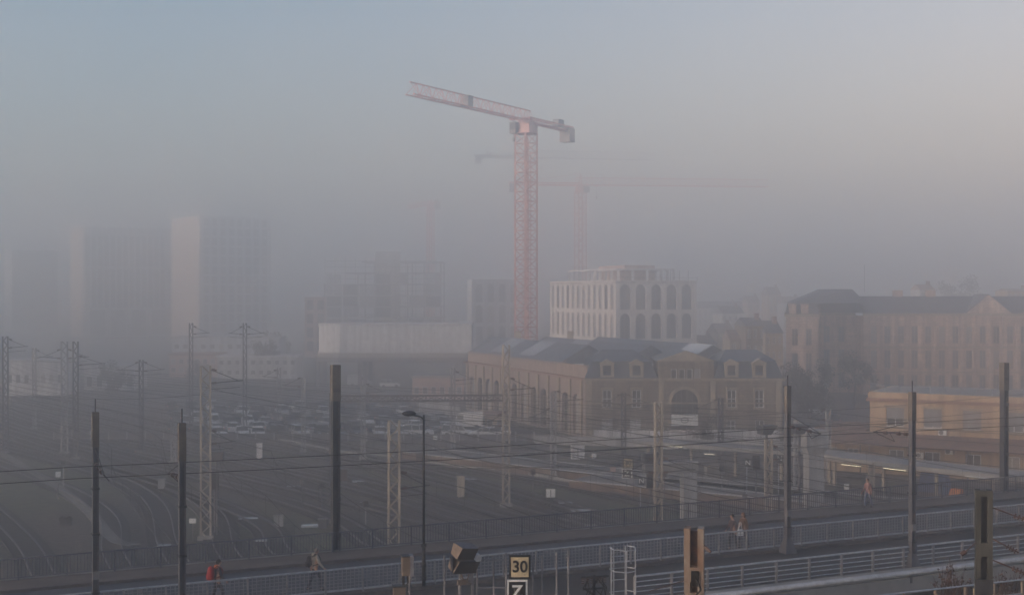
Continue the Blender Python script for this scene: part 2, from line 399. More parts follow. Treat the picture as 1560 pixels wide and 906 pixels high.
vs = [(-2000+4000*i/N, -1500+4000*j/N, 0) for j in range(N+1) for i in range(N+1)]
b.add(vs, [(j*(N+1)+i, j*(N+1)+i+1, (j+1)*(N+1)+i+1, (j+1)*(N+1)+i) for j in range(N) for i in range(N)])
struct(b.build('ground', ground_material()))

track_px = [((5,795),(70,885)), ((120,756),(175,852)), ((185,734),(262,845)), ((262,745),(350,850)), ((327,767),(435,848)), ((420,760),(590,842)), ((500,758),(735,822)), ((450,722),(790,818)), ((450,708),(830,800)), ((510,700),(880,795)), ((560,698),(930,790)),
            ((720,716),(1010,772)), ((800,716),(1130,778)), ((960,732),(1330,786)), ((1010,712),(1330,746)), ((1040,704),(1400,734))]
track_names = ['leftmost railway track, running under the bridge beside the first grey pole', 'railway track just right of the leftmost one, crossed by the first grey pole',
 'curving railway track between the two grey poles at the left', 'railway track passing behind the second grey pole from the left', 'railway track passing right of the lattice mast with the signal box',
 'railway track meeting the foot of the broad dark pole from the left', 'railway track curving behind the broad dark pole towards the lamp post', 'railway track ending below the street lamp, behind the short zigzag mast', 'railway track crossing behind the short zigzag lattice mast at half height',
 'railway track just before the one that skirts the low left platform', 'railway track running along the near side of the low left platform', 'railway track between the low platform and the round white board',
 'railway track passing left of the square 30 and Z signs', 'railway track along the foot of the long pale edged platform', 'railway track behind the long pale edged platform, nearer one', 'railway track behind the long pale edged platform, farther one']
TRK = []
for i, (a, c) in enumerate(track_px):
    p, q = G(*a), G(*c); t = (q-p).normalized()
    th = Vector((-92+i*2.3, 190+i*1.5, 0)); far = th + Vector((-30-i*.6, 75-i*1.3, 0)); far2 = far + Vector((-60, 120, 0))
    TRK.append(catmull([far2, far, th, p, q, q+t*28, q+t*60], 12))
def sleeper_material():
    m = mat('sleepers_in_ballast', (.03, .029, .034), .95, c2=(.01, .01, .013), scale=1.6, detail=9, bump=.4); nt = m.node_tree; b = nt.nodes['Principled BSDF']; src = b.inputs['Base Color'].links[0].from_socket
    def at_(n): a = nt.nodes.new('ShaderNodeAttribute'); a.attribute_name = n; return a.outputs['Fac']
    def ma(op, x, y): q = nt.nodes.new('ShaderNodeMath'); q.operation = op; (nt.links.new(x, q.inputs[0]) if not isinstance(x, float) else None); (nt.links.new(y, q.inputs[1]) if not isinstance(y, float) else setattr(q.inputs[1], 'default_value', y)); return q.outputs[0]
    bar = ma('LESS_THAN', ma('FRACT', ma('DIVIDE', at_('along'), .62), 0.0), .4); ins = ma('LESS_THAN', ma('ABSOLUTE', at_('across'), 0.0), 1.25)
    mx = nt.nodes.new('ShaderNodeMix'); mx.data_type = 'RGBA'; nt.links.new(ma('MULTIPLY', bar, ins), mx.inputs[0]); nt.links.new(src, mx.inputs[6]); mx.inputs[7].default_value = (.075, .07, .07, 1)
    nt.links.new(mx.outputs[2], b.inputs['Base Color']); return m
SLEEPERS = sleeper_material()
for i, pts in enumerate(TRK):
    root = thing('railway_track', track_names[i], 'railway track', pts[0], 0, 'railway tracks of the yard')
    b = MB(); ribbon(b, pts, 3.0, .10, 0, .1); bed = b.build('track_bed', SLEEPERS, root, root.location)
    al = bed.data.attributes.new('along', 'FLOAT', 'POINT'); ac = bed.data.attributes.new('across', 'FLOAT', 'POINT'); run = 0.0; m_ = 2*len(pts)
    for k in range(len(pts)):
        if k: run += (pts[k]-pts[k-1]).length
        for s in (0, 1):
            for off in range(2*k+s, len(bed.data.vertices), m_): al.data[off].value = run; ac.data[off].value = (s-.5)*3.0
    for s in (-1, 1):
        b = MB(); ribbon(b, shift(pts, s*.755), .085, .27, 0, .17); b.build('rail', 'rail_steel', root, root.location)

# footpath winding down the left side
pp = catmull([G(0,690), G(75,735), G(130,775), G(160,810), G(178,826), G(205,832)], 8)
b = MB(); ribbon(b, pp, 1.05, .125, 0, .12); struct(b.build('path', 'path'))
# car park tarmac
b = MB(); b.prism([(-75,172),(8,172),(-10,216),(-18,262),(-120,262)], .002, .006); struct(b.build('car_park_tarmac', 'lot_asphalt'))
b = MB(); b.prism([(38,150),(62,158),(72,240),(40,240)], .002, .006); struct(b.build('street', 'lot_asphalt'))

def platform(label, p, q, width, ext0, ext1, h=.9):
    t = (q-p).normalized(); s = Vector((-t.y, t.x, 0)); a, c = p - t*ext0, q + t*ext1
    root = thing('platform', label, 'platform', a, 0, 'station platforms')
    poly = [a, c, c+s*width, a+s*width]
    b = MB(); b.prism([(v.x,v.y) for v in poly], 0, h); b.build('platform_body', 'platform_wall', root, root.location)
    i0 = [a+s*.5, c+s*.5, c+s*(width-.5), a+s*(width-.5)]
    b = MB(); b.prism([(v.x,v.y) for v in i0], h+.003, h+.05); b.build('surface', 'platform', root, root.location)
    for k in (0, width-.48):
        e = [a+s*k, c+s*k, c+s*(k+.48), a+s*(k+.48)]
        b = MB(); b.prism([(v.x,v.y) for v in e], h+.003, h+.07); b.build('edge_kerb', 'platform_edge', root, root.location)
    return root
platform('low platform with pale edges below the car park, left of the dark signs', G(640,692,.9), G(900,722,.9), 5.5, 3, 26)
platform('long platform with a pale edge and brown side wall below the ochre building', G(920,737,.9), G(1300,772,.9), 7.0, 4, 40)

# ================================================================== THE BRIDGE
U0, U1 = -45, 120
def brect(u0, u1, n0, n1): return [tuple(br(u,n).xy) for u, n in ((u0,n0),(u1,n0),(u1,n1),(u0,n1))]
root = thing('road_bridge', 'concrete road bridge carrying a street and a second deck over the tracks', 'bridge', br(0,42.8))
b = MB(); b.prism(brect(U0,U1,43.2,59.0), DZ-1.1, DZ-.01); b.build('deck_slab', 'dirty_concrete', root, root.location)
b = MB(); b.prism(brect(U0,U1,42.8,44.4), DZ-.5, DZ+.18); b.build('edge_beam', 'concrete', root, root.location)
b = MB(); b.prism(brect(U0,U1,59.0,59.3), DZ-.9, DZ+.16); b.build('edge_beam', 'concrete', root, root.location)
for u in range(-40, 121, 23):
    for nn_ in (46.5, 55.5):
        b = MB(); c = br(u, nn_); b.tube((c.x,c.y,0),(c.x,c.y,DZ-1.1),.6,14); b.build('pier', 'concrete', root, root.location, True)
b = MB(); b.prism(brect(U0,U1,44.4,50.4), DZ-.004, DZ); struct(b.build('tram_deck', 'tram_asphalt'))
b = MB(); b.prism(brect(U0,U1,50.95,57.0), DZ-.004, DZ); struct(b.build('road', 'asphalt'))
b = MB(); b.prism(brect(U0,U1,57.0,57.22), DZ-.004, DZ+.13); b.prism(brect(U0,U1,50.4,50.95), DZ-.004, DZ+.13); struct(b.build('kerb', 'kerb'))
b = MB(); b.prism(brect(U0,U1,57.22,59.0), DZ-.004, DZ+.127); struct(b.build('pavement', 'pavement'))
# pale service pipe on the near edge
a, c = br(14,42.95,.34), br(U1,42.95,.34)
root = thing('service_pipe', 'pale pipe running along the near edge of the bridge', 'pipe', a)
b = MB(); b.tube(a, c, .13, 10); b.build('pipe', 'galv', root, root.location, True)
for k in range(0, 50, 4):
    p = br(15+k*2,42.95,0); b = MB(); b.cbox((p.x,p.y,p.z+.1),(.12,.34,.3),BA); b.build('bracket', 'dark_steel', root, root.location)

def loc_fence(name, label, cat, n, z, u0, u1, bay, postf, panelf, rails):
    root = thing(name, label, cat, br(u0, n, z), BA); L = u1-u0; nb = int(L/bay)
    for nm, zz, ww, hh, m in rails:
        b = MB(); b.box(0, -ww/2, zz-hh/2, nb*bay, ww/2, zz+hh/2); b.build(nm, m, root)
    pb = MB(); postf(pb); po = pb.build('post', 'rail_post' if name != 'bar_fence' else 'blue_fence', root)
    qb = MB(); panelf(qb, bay); qo = qb.build(*( ('mesh_panel','rail_post') if name == 'mesh_railing' else ('bar_lattice','blue_fence') if name == 'bar_fence' else ('horizontal_rails','galv')), root)
    for k in range(1, nb+1):
        c = po.copy(); col.objects.link(c); c.parent = root; c.location = (k*bay,0,0)
        if k < nb: c = qo.copy(); col.objects.link(c); c.parent = root; c.location = (k*bay,0,0)
    return root
def p_mesh(b): b.box(-.035,-.05,0,.035,.05,1.0)
def q_mesh(b, bay):
    for k in range(1, 9): x = bay*k/9; b.box(x-.011,-.011,.14,x+.011,.011,.98)
    for k in range(1, 6): z = .14+.84*k/6; b.box(.03,-.008,z-.009,bay-.03,.008,z+.009)
loc_fence('mesh_railing', 'grey wire mesh railing between the road and the nearer bridge deck', 'railing', 50.65, 0.13, -12, 76, 1.6, p_mesh, q_mesh,
          [('top_rail',1.0,.09,.06,'galv'),('bottom_rail',.12,.09,.07,'galv')])
def p_bar(b): b.box(-.035,-.035,0,.035,.035,.98)
def q_bar(b, bay):
    for k in range(1, 14): x = bay*k/14; b.box(x-.012,-.012,.12,x+.012,.012,.9)
loc_fence('bar_fence', 'dark blue fence of upright bars along the far pavement of the bridge', 'fence', 58.85, .127, -14, 78, 2.0, p_bar, q_bar,
          [('top_rail',.93,.06,.06,'blue_fence'),('bottom_rail',.12,.05,.04,'blue_fence')])
def p_near(b): b.box(-.04,-.06,0,.04,.06,.98)
def q_near(b, bay):
    for k in range(4): z = .16+.2*k; b.box(.04,-.03,z-.018,bay-.04,.03,z+.018)
loc_fence('horizontal_railing', 'grey railing of horizontal bars on the near edge of the bridge', 'railing', 44.85, .02, 26.4, 77, 1.75, p_near, q_near,
          [('top_rail',.98,.11,.06,'galv')])

# ---- steel poles of the bridge
def deck_pole(label, px, n, arm, h=8.0, name='catenary_pole', sleeve=True):
    p = ray_n(px, n); root = thing(name, label, 'pole', p, BA, 'steel poles standing on the bridge')
    b = MB(); s = .115
    b.box(-s,-s,.0,-s+.03,s,h); b.box(s-.03,-s,0,s,s,h); b.box(-s+.03,-.02,0,s-.03,.02,h); b.build('column', 'mid_steel', root)
    b = MB(); b.prism([(-.34,-.34),(.34,-.34),(.34,.34),(-.34,.34)], 0, .7, 0, [(-.125,-.125),(.125,-.125),(.125,.125),(-.125,.125)]); b.build('base_plate', 'mid_steel', root)
    if sleeve:
        b = MB(); b.box(-.125,-.125,h-1.3,.125,.125,h); b.build('top_sleeve', 'tan_sleeve', root)
    for z_ in (1.2, 3.4, 5.1):
        b = MB(); b.box(-s-.03,-s-.03,z_,s+.03,s+.03,z_+.07); b.build('clamp', 'dark_steel', root)
    b = MB(); b.box(-.12,-s-.05,1.75,.12,-s-.012,2.05); b.build('number_plate', 'rail_post', root)
    b = MB(); b.box(s+.003,-.09,.75,s+.1,.09,1.15); b.build('junction_box', 'mid_steel', root)
    b = MB(); b.tube((0,0,h),(0,0,h+.5),.025,6); b.build('spike', 'dark_steel', root)
    if arm:
        y = arm; zz = h-1.9
        b = MB(); b.tube((0,0,zz),(0,y*.95,zz-.15),.035,6); b.tube((0,0,zz+.55),(0,y*.9,zz-.1),.018,5); b.build('bracket_arm', 'dark_steel', root)
        b = MB()
        for f in (.12,.3,.62): b.tube((0,y*f,zz-.02-.15*f),(0,y*(f+.06),zz-.03-.15*f),.085,8)
        b.build('insulator', 'insulator', kids(root)[-1])
        b = MB(); b.tube((0,y*.95,zz-.15),(.3,y*.55,zz-.5),.02,5); b.tube((0,y*.55,zz-.09),(.3,y*.55,zz-.5),.015,5); b.build('steady_arm', 'dark_steel', root)
    return root
deck_pole('leftmost tall steel pole with a bracket arm and tan top', 145, 50.15, -2.6)
deck_pole('steel pole with bracket arm, second from the left, with tan top', 277, 44.75, 2.7)
deck_pole('steel pole on a flared foot by the mesh railing, right of the walking couple', 1200, 50.15, -2.6)
deck_pole('steel pole rising from the near railing in front of the ochre building', 1390, 44.75, 2.7)
def fence_pole(label, px, h):
    p = ray_n(px, 59.15); root = thing('steel_column', label, 'pole', p, BA, 'broad columns at the far pavement')
    s = .185; b = MB(); b.box(-s,-s,0,-s+.05,s,h); b.box(s-.05,-s,0,s,s,h); b.box(-s+.05,-.04,0,s-.05,.04,h); b.build('column', 'dark_steel', root)
    b = MB()
    for k in range(5):
        z = .8+k*h/5.2; b.box(-s-.01,-s-.02,z,s+.01,-s-.005,z+.18)
    b.build('batten_plate', 'dark_steel', root)
    b = MB(); b.box(-s-.02,-s-.02,h-1.7,s+.02,s+.02,h+.02); b.build('top_sleeve', 'tan_sleeve', root)
fence_pole('broad dark column with tan top standing left of the street lamp', 511, 9.0)
fence_pole('broad dark column in front of the right end of the ochre building', 1530, 8.1)
# street lamp
p = ray_n(645.5, 50.5, .13)
root = thing('street_lamp', 'slim black street lamp with one drooping head over the road', 'street lamp', p, 0)
b = MB(); b.tube((0,0,0),(0,0,1.7),.085,10); b.tube((0,0,1.7),(0,0,7.2),.058,10,.045); b.build('post', 'black', root, None, True)
for z in (.25,.8,1.65): b = MB(); b.tube((0,0,z),(0,0,z+.12),.11,10); b.build('collar', 'black', root, None, True)
b = MB(); b.path([(0,0,7.0),(-.12,0,7.12),(-.45,0,7.2)], .035, 8); b.build('arm', 'black', root)
b = MB(); b.ball((-.62,0,7.26),(.3,.16,.12),12,8); b.build('lamp_head', 'black', root, None, True)

# overhead wires of the near deck
for lab, n0, z0, cross in (('upper of the two overhead wires strung along the near bridge deck',48.2,6.25,1),('lower of the two overhead wires strung along the near bridge deck',46.6,6.05,-1)):
    us = [-28+3*k for k in range(42)]; pts = []
    for u in us:
        f = ((u-4.5)/32)%1; sag = .12*4*f*(1-f); pts.append(br(u, n0, z0-sag))
    b = MB(); b.path(pts, .014, 4); tag(b.build('overhead_wire', 'wire', None, pts[0]), lab, 'wire', 'overhead wires of the bridge')
    b = MB(); b.path([q + Vector((0,0,.0)) for q in pts], .01, 4)

# ================================================================== PEOPLE
def skinned(name, J, E, rad, m, parent, root_i=0, sub=1):
    me = bpy.data.meshes.new(name); me.from_pydata(J, E, []); t = bpy.data.objects.new('t', me); col.objects.link(t)
    t.modifiers.new('s', 'SKIN'); sv = me.skin_vertices[0].data
    for i, r in enumerate(rad): sv[i].radius = (r, r); sv[i].use_root = (i == root_i)
    sm = t.modifiers.new('u', 'SUBSURF'); sm.levels = sub; sm.render_levels = sub
    bpy.context.view_layer.update(); dg = bpy.context.evaluated_depsgraph_get()
    r = bpy.data.meshes.new_from_object(t.evaluated_get(dg)); bpy.data.objects.remove(t); r.name = name; r.materials.clear(); r.materials.append(m)
    r.polygons.foreach_set('use_smooth', [True]*len(r.polygons)); o = bpy.data.objects.new(name, r); col.objects.link(o); o.parent = parent
    return o
def flat(name, c, r=.85): 
    return mat(name, c, r, amt=.12, scale=3)
def person(label, loc, rz, jacket, trousers, hair, stride=.22, h=1.74, hood=False, long_hair=False, hat=None, bend=0.0):
    """faces +Y locally, walking"""
    k = h/1.74; root = thing('person', label, 'person', loc, rz)
    a = stride
    pel=(0,0,.93); sp=(0,.01,1.14); ch=(0,.02+bend*.3,1.34); nk=(0,.03+bend*.5,1.48); hb_=(0,.045+bend*.6,1.56)
    arms=[]
    for s in (-1,1):
        f = -s*a
        arms.append(((s*.18,.02+bend*.4,1.41),(s*.235,.02-f*.35,1.14),(s*.235,.1-f*.9,.92),(s*.23,.14-f*1.0,.83)))
    legs=[]
    for s in (-1,1):
        f = s*a
        legs.append(((s*.085,0,.88),(s*.095,f*.75+.05,.49),(s*.1,f*1.1-.05,.085),(s*.105,f*1.1+.12,.03)))
    K = lambda L: [tuple(c*k for c in v) for v in L]
    J=[pel,sp,ch,nk,hb_]; Rr=[.125,.12,.14,.052,.05]; E=[(0,1),(1,2),(2,3),(3,4)]
    for A in arms:
        n=len(J); J+=list(A[:3]); Rr+=[.06,.043,.03]; E+=[(2,n),(n,n+1),(n+1,n+2)]
    for Lg in legs:
        n=len(J); J+=list(Lg); Rr+=[.085,.056,.04,.035]; E+=[(0,n),(n,n+1),(n+1,n+2),(n+2,n+3)]
    body = skinned('body', K(J), E, [r*k for r in Rr], M['skin'], root)
    # head with face, hands with fingers joined into the same body mesh
    b = MB(); hc = Vector((0,.055+bend*.65,1.635)); b.ball(hc,(.076,.095,.112),14,10); b.ball(hc+Vector((0,.098,-.012)),(.013,.02,.022),8,5)
    for s in (-1,1): b.ball(hc+Vector((s*.076,-.005,-.005)),(.012,.022,.032),8,5); b.ball(hc+Vector((s*.032,.083,.012)),(.013,.008,.008),8,5,1)
    b.ball(hc+Vector((0,.083,-.055)),(.026,.008,.007),8,4,2)
    for s, A in zip((-1,1), arms):
        wv, hv = Vector(A[2]), Vector(A[3]); d = (hv-wv).normalized(); side = Vector((s,0,0)); fw = side.cross(d).normalized()*s
        b.tube(wv, wv+d*.09, .028, 8, .038)
        for q in range(4):
            o = wv+d*.085+fw*(.026-.0175*q); L = (.062,.072,.066,.05)[q]; m1 = o+d*L*.55-side*.006; b.tube(o,m1,.0095,6,.009); b.tube(m1,m1+d*L*.4-side*.02,.009,6,.007)
        o = wv+d*.03+fw*.03; b.tube(o,o+d*.035+fw*.025-side*.01,.011,6,.01); b.tube(o+d*.035+fw*.025-side*.01,o+d*.065+fw*.028-side*.025,.01,6,.008)
    me2 = bpy.data.meshes.new('h'); me2.from_pydata([tuple(c*k for c in v) for v in b.v], [], b.f)
    import bmesh
    bm = bmesh.new(); bm.from_mesh(body.data); nf = len(bm.faces); bm.from_mesh(me2); bm.faces.ensure_lookup_table()
    for f, mi in zip(bm.faces[nf:], b.m): f.material_index = mi; f.smooth = True
    bm.to_mesh(body.data); bm.free(); body.data.materials.append(M['black']); body.data.materials.append(flat('lips',(.35,.14,.12)))
    # clothing
    J=[(0,0,.86),(0,.0,1.0),sp,ch,(0,.03+bend*.45,1.45)]; Rr=[.155,.15,.148,.162,.085]; E=[(0,1),(1,2),(2,3),(3,4)]
    for A in arms:
        n=len(J); w2=Vector(A[2])*.93+Vector(A[1])*.07; J+=[A[0],A[1],tuple(w2)]; Rr+=[.078,.06,.047]; E+=[(3,n),(n,n+1),(n+1,n+2)]
    skinned('jacket', K(J), E, [r*k for r in Rr], jacket, root)
    J=[(0,0,.95),(0,0,.9)]; Rr=[.14,.135]; E=[(0,1)]
    for Lg in legs:
        n=len(J); J+=list(Lg[:3]); Rr+=[.1,.07,.058]; E+=[(1,n),(n,n+1),(n+1,n+2)]
    skinned('trousers', K(J), E, [r*k for r in Rr], trousers, root)
    for Lg in legs:
        b = MB(); c = Vector(Lg[2]); b.ball((c.x*k,(c.y+.07)*k,.045*k),(.05*k,.14*k,.05*k),10,6); b.build('shoe', 'black', root, None, True)
    b = MB(); b.ball((hc-Vector((0,.018,-.02)))*k,(.09*k,.1*k,.108*k),12,8)
    if long_hair: b.ball((hc-Vector((0,.06,.1)))*k,(.085*k,.06*k,.15*k),10,7)
    b.build('hat' if hat else 'hair', hat or hair, root, None, True)
    if hood:
        b = MB(); b.ball(Vector((0,-.06,1.47))*k,(.12*k,.09*k,.085*k),12,8); b.build('hood', hood if not isinstance(hood, bool) else jacket, root, None, True)
    return root
def backpack(label, loc, rz, m, m2, sc_=1.0):
    root = thing('backpack', label, 'backpack', loc, rz)
    b = MB(); b.ball((0,-.27,1.22),(.18*sc_,.125*sc_,.28*sc_),14,10); b.build('bag', m, root, None, True)
    b = MB(); b.ball((0,-.385,1.13),(.125*sc_,.06*sc_,.13*sc_),12,8); b.build('front_pocket', m, root, None, True)
    for s in (-1,1):
        b = MB(); b.path([(s*.1,-.18,1.42),(s*.115,-.04,1.53),(s*.115,.13,1.46),(s*.12,.2,1.3),(s*.15,.1,1.12),(s*.13,-.16,1.05)], .022, 6); b.build('strap', m2, root, None, True)
black_hair = flat('dark_hair', (.02,.016,.013)); brown_hair = flat('auburn_hair', (.16,.065,.03)); navy = flat('navy_cloth', (.03,.032,.05)); dark_tr = flat('dark_trousers', (.035,.037,.05)); jeans = flat('blue_jeans', (.06,.09,.16))
f_right = BA - pi/2
p = ray_n(331, 51.6); ra = f_right
person('person with a red backpack and orange collar, dark coat, walking on the road', p, ra, navy, dark_tr, black_hair, .2, 1.76, hood=flat('orange_scarf',(.6,.17,.04)))
backpack('large red backpack on the walker at the far left', p, ra, flat('red_pack',(.3,.03,.03)), flat('red_strap',(.2,.03,.03)), 1.15)
p = ray_n(480, 52.2)
person('person in a light beige hooded jacket walking along the road', p, ra, flat('beige_jacket',(.34,.3,.26)), navy, black_hair, .24, 1.76, hood=True, hat=flat('grey_cap',(.12,.115,.11)))
backpack('small black backpack on the walker in the beige jacket', p, ra, flat('black_pack',(.025,.025,.03)), flat('black_strap',(.03,.03,.03)), .9)
p = ray_n(1117, 51.8); person('dark dressed person of the couple, carrying a pale bag', p, f_right+pi, flat('plum_coat',(.07,.045,.05)), dark_tr, black_hair, .16, 1.72)
q = p + Vector((.3,-.28,.74)); root = thing('shoulder_bag', 'pale cloth bag held by the dark dressed walker of the couple', 'bag', q, BA)
b = MB(); b.prism([(-.17,-.06),(.17,-.06),(.17,.06),(-.17,.06)], 0, .3, 0, [(-.14,-.03),(.14,-.03),(.14,.03),(-.14,.03)]); b.build('bag', 'sign_white', root)
b = MB(); b.path([(-.1,0,.3),(-.05,0,.62),(.05,0,.62),(.1,0,.3)], .015, 5); b.build('strap', 'sign_white', root)
p = ray_n(1133.5, 51.9); person('person of the couple with auburn hair and a brown coat', p, f_right+pi, flat('brown_coat',(.17,.085,.045)), navy, brown_hair, .18, 1.74, long_hair=True)
p = ray_n(1323, 58.1, .127); person('person in a pink top and blue jeans on the far pavement', p, f_right+pi, flat('pink_top',(.22,.12,.115)), jeans, black_hair, .18, 1.66)

# ================================================================== BUILDINGS
def gable_prism(b, c0, c1, c2, c3, z, zr, mi=0):
    """roof over quad c0..c3: ridge from mid(c0,c1) to mid(c3,c2)"""
    r0 = (Vector(c0)+Vector(c1))/2; r1 = (Vector(c3)+Vector(c2))/2
    vs = [(c0[0],c0[1],z),(c1[0],c1[1],z),(c2[0],c2[1],z),(c3[0],c3[1],z),(r0[0],r0[1],zr),(r1[0],r1[1],zr)]
    b.add(vs, [(0,1,4),(1,2,5,4),(2,3,5),(3,0,4,5),(0,3,2,1)], mi)
def hip(b, poly, z0, z1, k, mi=0, cap=True):
    cx = sum(p[0] for p in poly)/len(poly); cyy = sum(p[1] for p in poly)/len(poly)
    top = [(cx+(p[0]-cx)*k, cyy+(p[1]-cyy)*k) for p in poly]; b.prism(poly, z0, z1, mi, top); return top

# ---- old station building with the long side wall
F0, F1 = Vector((10.1,175,0)), Vector((37,175,0)); SB = Vector((-7.9,219,0)); RB = SB + (F1-F0)
root = thing('station_building', 'old stone station building with slate roofs, arched portal and long side wall', 'building', (F0+F1)/2); O = root.location
fx = lambda px: (px-HX)/F*175 - F0.x; fz = lambda py: 20-(py-HY)/F*175
ops_up = [(fx(c)-.62, fx(c)+.62, fz(621), fz(594)) for c in (925,970,1115,1157)]
ops_lo = [(fx(c)-.75, fx(c)+.75, .15, fz(638)) for c in (925,968)] + [(fx(c)-.62, fx(c)+.62, .9, fz(640)) for c in (1114,1158)]
portal = (fx(1043)-1.85, fx(1043)+1.85, .15, fz(593), True)
attic = [(fx(1022+12*k), fx(1022+12*k+9), fz(577), fz(562)) for k in range(4)]
b = MB(); facade(b, F0, F1, 0, 8.0, ops_up+ops_lo+[portal], .35); b.add([(F1.x,175,0),(RB.x,RB.y,0),(RB.x,RB.y,8),(F1.x,175,8)],[(0,1,2,3)])
b.build('wall', 'stone', root, O)
for op in ops_up: window(F0, F1, op, .35, root, O, 2, 2, .1, 'glass', sub=True)
for op in ops_lo[2:]: window(F0, F1, op, .35, root, O, 2, 2, .1, 'glass', sub=True)
for op in ops_lo[:2]:
    b = MB(); b.box(F0.x+op[0], 175.2, op[2], F0.x+op[1], 175.32, op[3]); d = b.build('door', 'cabin', root, O)
    b = MB(); b.box(F0.x+(op[0]+op[1])/2-.02, 175.17, op[2]+.1, F0.x+(op[0]+op[1])/2+.02, 175.2, op[3]-.1); b.build('door_seam', 'mid_steel', d, O)
window(F0, F1, portal, .35, root, O, 5, 3, .08, 'glass', 'mid_steel', name='portal_window', sub=True)
pz0, pz1 = fz(648), fz(631)
b = MB(); b.box(F0.x+portal[0]+.05, 174.85, pz0, F0.x+portal[1]-.05, 174.98, pz1); bd = b.build('white_board', 'sign_white', root, O)
b = MB(); cxp = F0.x+(portal[0]+portal[1])/2
for k in range(16):
    t0, t1 = 2*pi*k/16, 2*pi*(k+1)/16
    b.tube((cxp+.5*cos(t0),174.84,(pz0+pz1)/2+.36*sin(t0)),(cxp+.5*cos(t1),174.84,(pz0+pz1)/2+.36*sin(t1)),.07,5)
b.box(cxp-.4, 174.82, (pz0+pz1)/2-.06, cxp+.4, 174.86, (pz0+pz1)/2+.06); b.build('round_emblem', 'mid_steel', bd, O)
# quoins, cornice, string course, hoods
b = MB(); b.box(F0.x-.35,174.6,7.9,F1.x+.35,175.2,8.25); b.box(F0.x-.2,174.75,4.75,F1.x+.2,174.98,4.95); b.box(F0.x-.1,174.8,0,F1.x+.1,174.98,.55)
b.build('cornice', 'stone_trim', root, O)
for op in ops_up:
    b = MB(); b.box(F0.x+op[0]-.25,174.7,op[3]+.12,F0.x+op[1]+.25,174.97,op[3]+.38); b.box(F0.x+op[0]-.2,174.75,op[2]-.2,F0.x+op[1]+.2,174.97,op[2])
    for e_ in (op[0]-.2, op[1]+.01): b.box(F0.x+e_,174.9,op[2],F0.x+e_+.19,174.97,op[3]+.12)
    b.build('window_surround', 'stone_trim', root, O)
for e_ in (fx(893)+.02, fx(1003), fx(1082), fx(1190)-.7): b = MB(); b.box(F0.x+e_,174.85,.56,F0.x+e_+.75,174.97,7.88); b.build('pilaster', 'stone_trim', root, O)
# portal ring
b = MB(); ap = arch_pts((portal[0]-.45,portal[1]+.45,portal[2],portal[3]+.45,True),14); ai = arch_pts(portal,14)
for k in range(14):
    vs = [(F0.x+p[0],yy,p[1]) for yy in (174.88,174.99) for p in (ap[k],ap[k+1],ai[k+1],ai[k])]
    b.add(vs, [(0,3,2,1),(4,5,6,7),(0,1,5,4),(2,3,7,6)])
b.build('portal_ring', 'stone_trim', root, O)
# centre attic and pediment
ax0, ax1 = F0.x+fx(1003), F0.x+fx(1087)
b = MB(); A0, A1 = (ax0,174.9), (ax1,174.9); facade(b, A0, A1, 8.25, 10.6, [(a-fx(1003),c-fx(1003),v0,v1) for a,c,v0,v1 in attic], .25)
b.box(ax0,174.9+.01,8.25,ax0+.02,181,10.6); b.box(ax1-.02,174.91,8.25,ax1,181,10.6); b.build('attic_wall', 'stone', root, O)
for a, c, v0, v1 in attic: window(A0, A1, (a-fx(1003),c-fx(1003),v0,v1), .25, root, O, 1, 1, .08, 'glass', sub=True)
b = MB(); xm = (ax0+ax1)/2
b.extr([(ax0-.3,10.6),(ax1+.3,10.6),(xm,12.0)], (0,174.7,0), (1,0,0), (0,0,1), (0,1,0), .35); b.build('pediment', 'stone_trim', root, O)
b = MB(); b.extr([(ax0-.3,10.62),(ax1+.3,10.62),(xm,12.05)], (0,175.06,0), (1,0,0), (0,0,1), (0,1,0), 11); b.build('pediment_roof', 'slate', root, O)
# mansard pavilions
def mansard(x0, x1, dormers):
    y0, y1 = 175.05, 187; base = [(x0,y0),(x1,y0),(x1,y1),(x0,y1)]; top = [(x0+.9,y0+.9),(x1-.9,y0+.9),(x1-.9,y1-.9),(x0+.9,y1-.9)]
    b = MB(); b.prism(base, 8.25, 10.5, 0, top); b.prism([(top[0][0]-.15,top[0][1]-.15),(top[1][0]+.15,top[1][1]-.15),(top[2][0]+.15,top[2][1]+.15),(top[3][0]-.15,top[3][1]+.15)], 10.503, 11.9, 0, [((x0+x1)/2-2.2,(y0+y1)/2-.2),((x0+x1)/2+2.2,(y0+y1)/2-.2),((x0+x1)/2+2.2,(y0+y1)/2+.2),((x0+x1)/2-2.2,(y0+y1)/2+.2)])
    b.build('mansard_roof', 'slate', root, O)
    for c in dormers:
        xc = F0.x+fx(c); b = MB(); b.box(xc-.95,175.1,8.3,xc-.55,177.2,10.25); b.box(xc+.55,175.1,8.3,xc+.95,177.2,10.25); b.box(xc-.55,175.1,8.3,xc+.55,177.2,8.65); b.box(xc-.55,175.1,10.0,xc+.55,177.2,10.25)
        b.extr([(xc-1.15,10.255),(xc+1.15,10.255),(xc,10.85)], (0,174.95,0), (1,0,0), (0,0,1), (0,1,0), 2.4); d = b.build('dormer', 'stone_trim', root, O)
        b = MB(); b.box(xc-.548,175.4,8.652,xc+.548,175.45,9.998); b.build('dormer_window', 'glass', d, O)
mansard(F0.x-.15, ax0-.05, (925,970)); mansard(ax1+.05, F1.x+.15, (1115,1157))
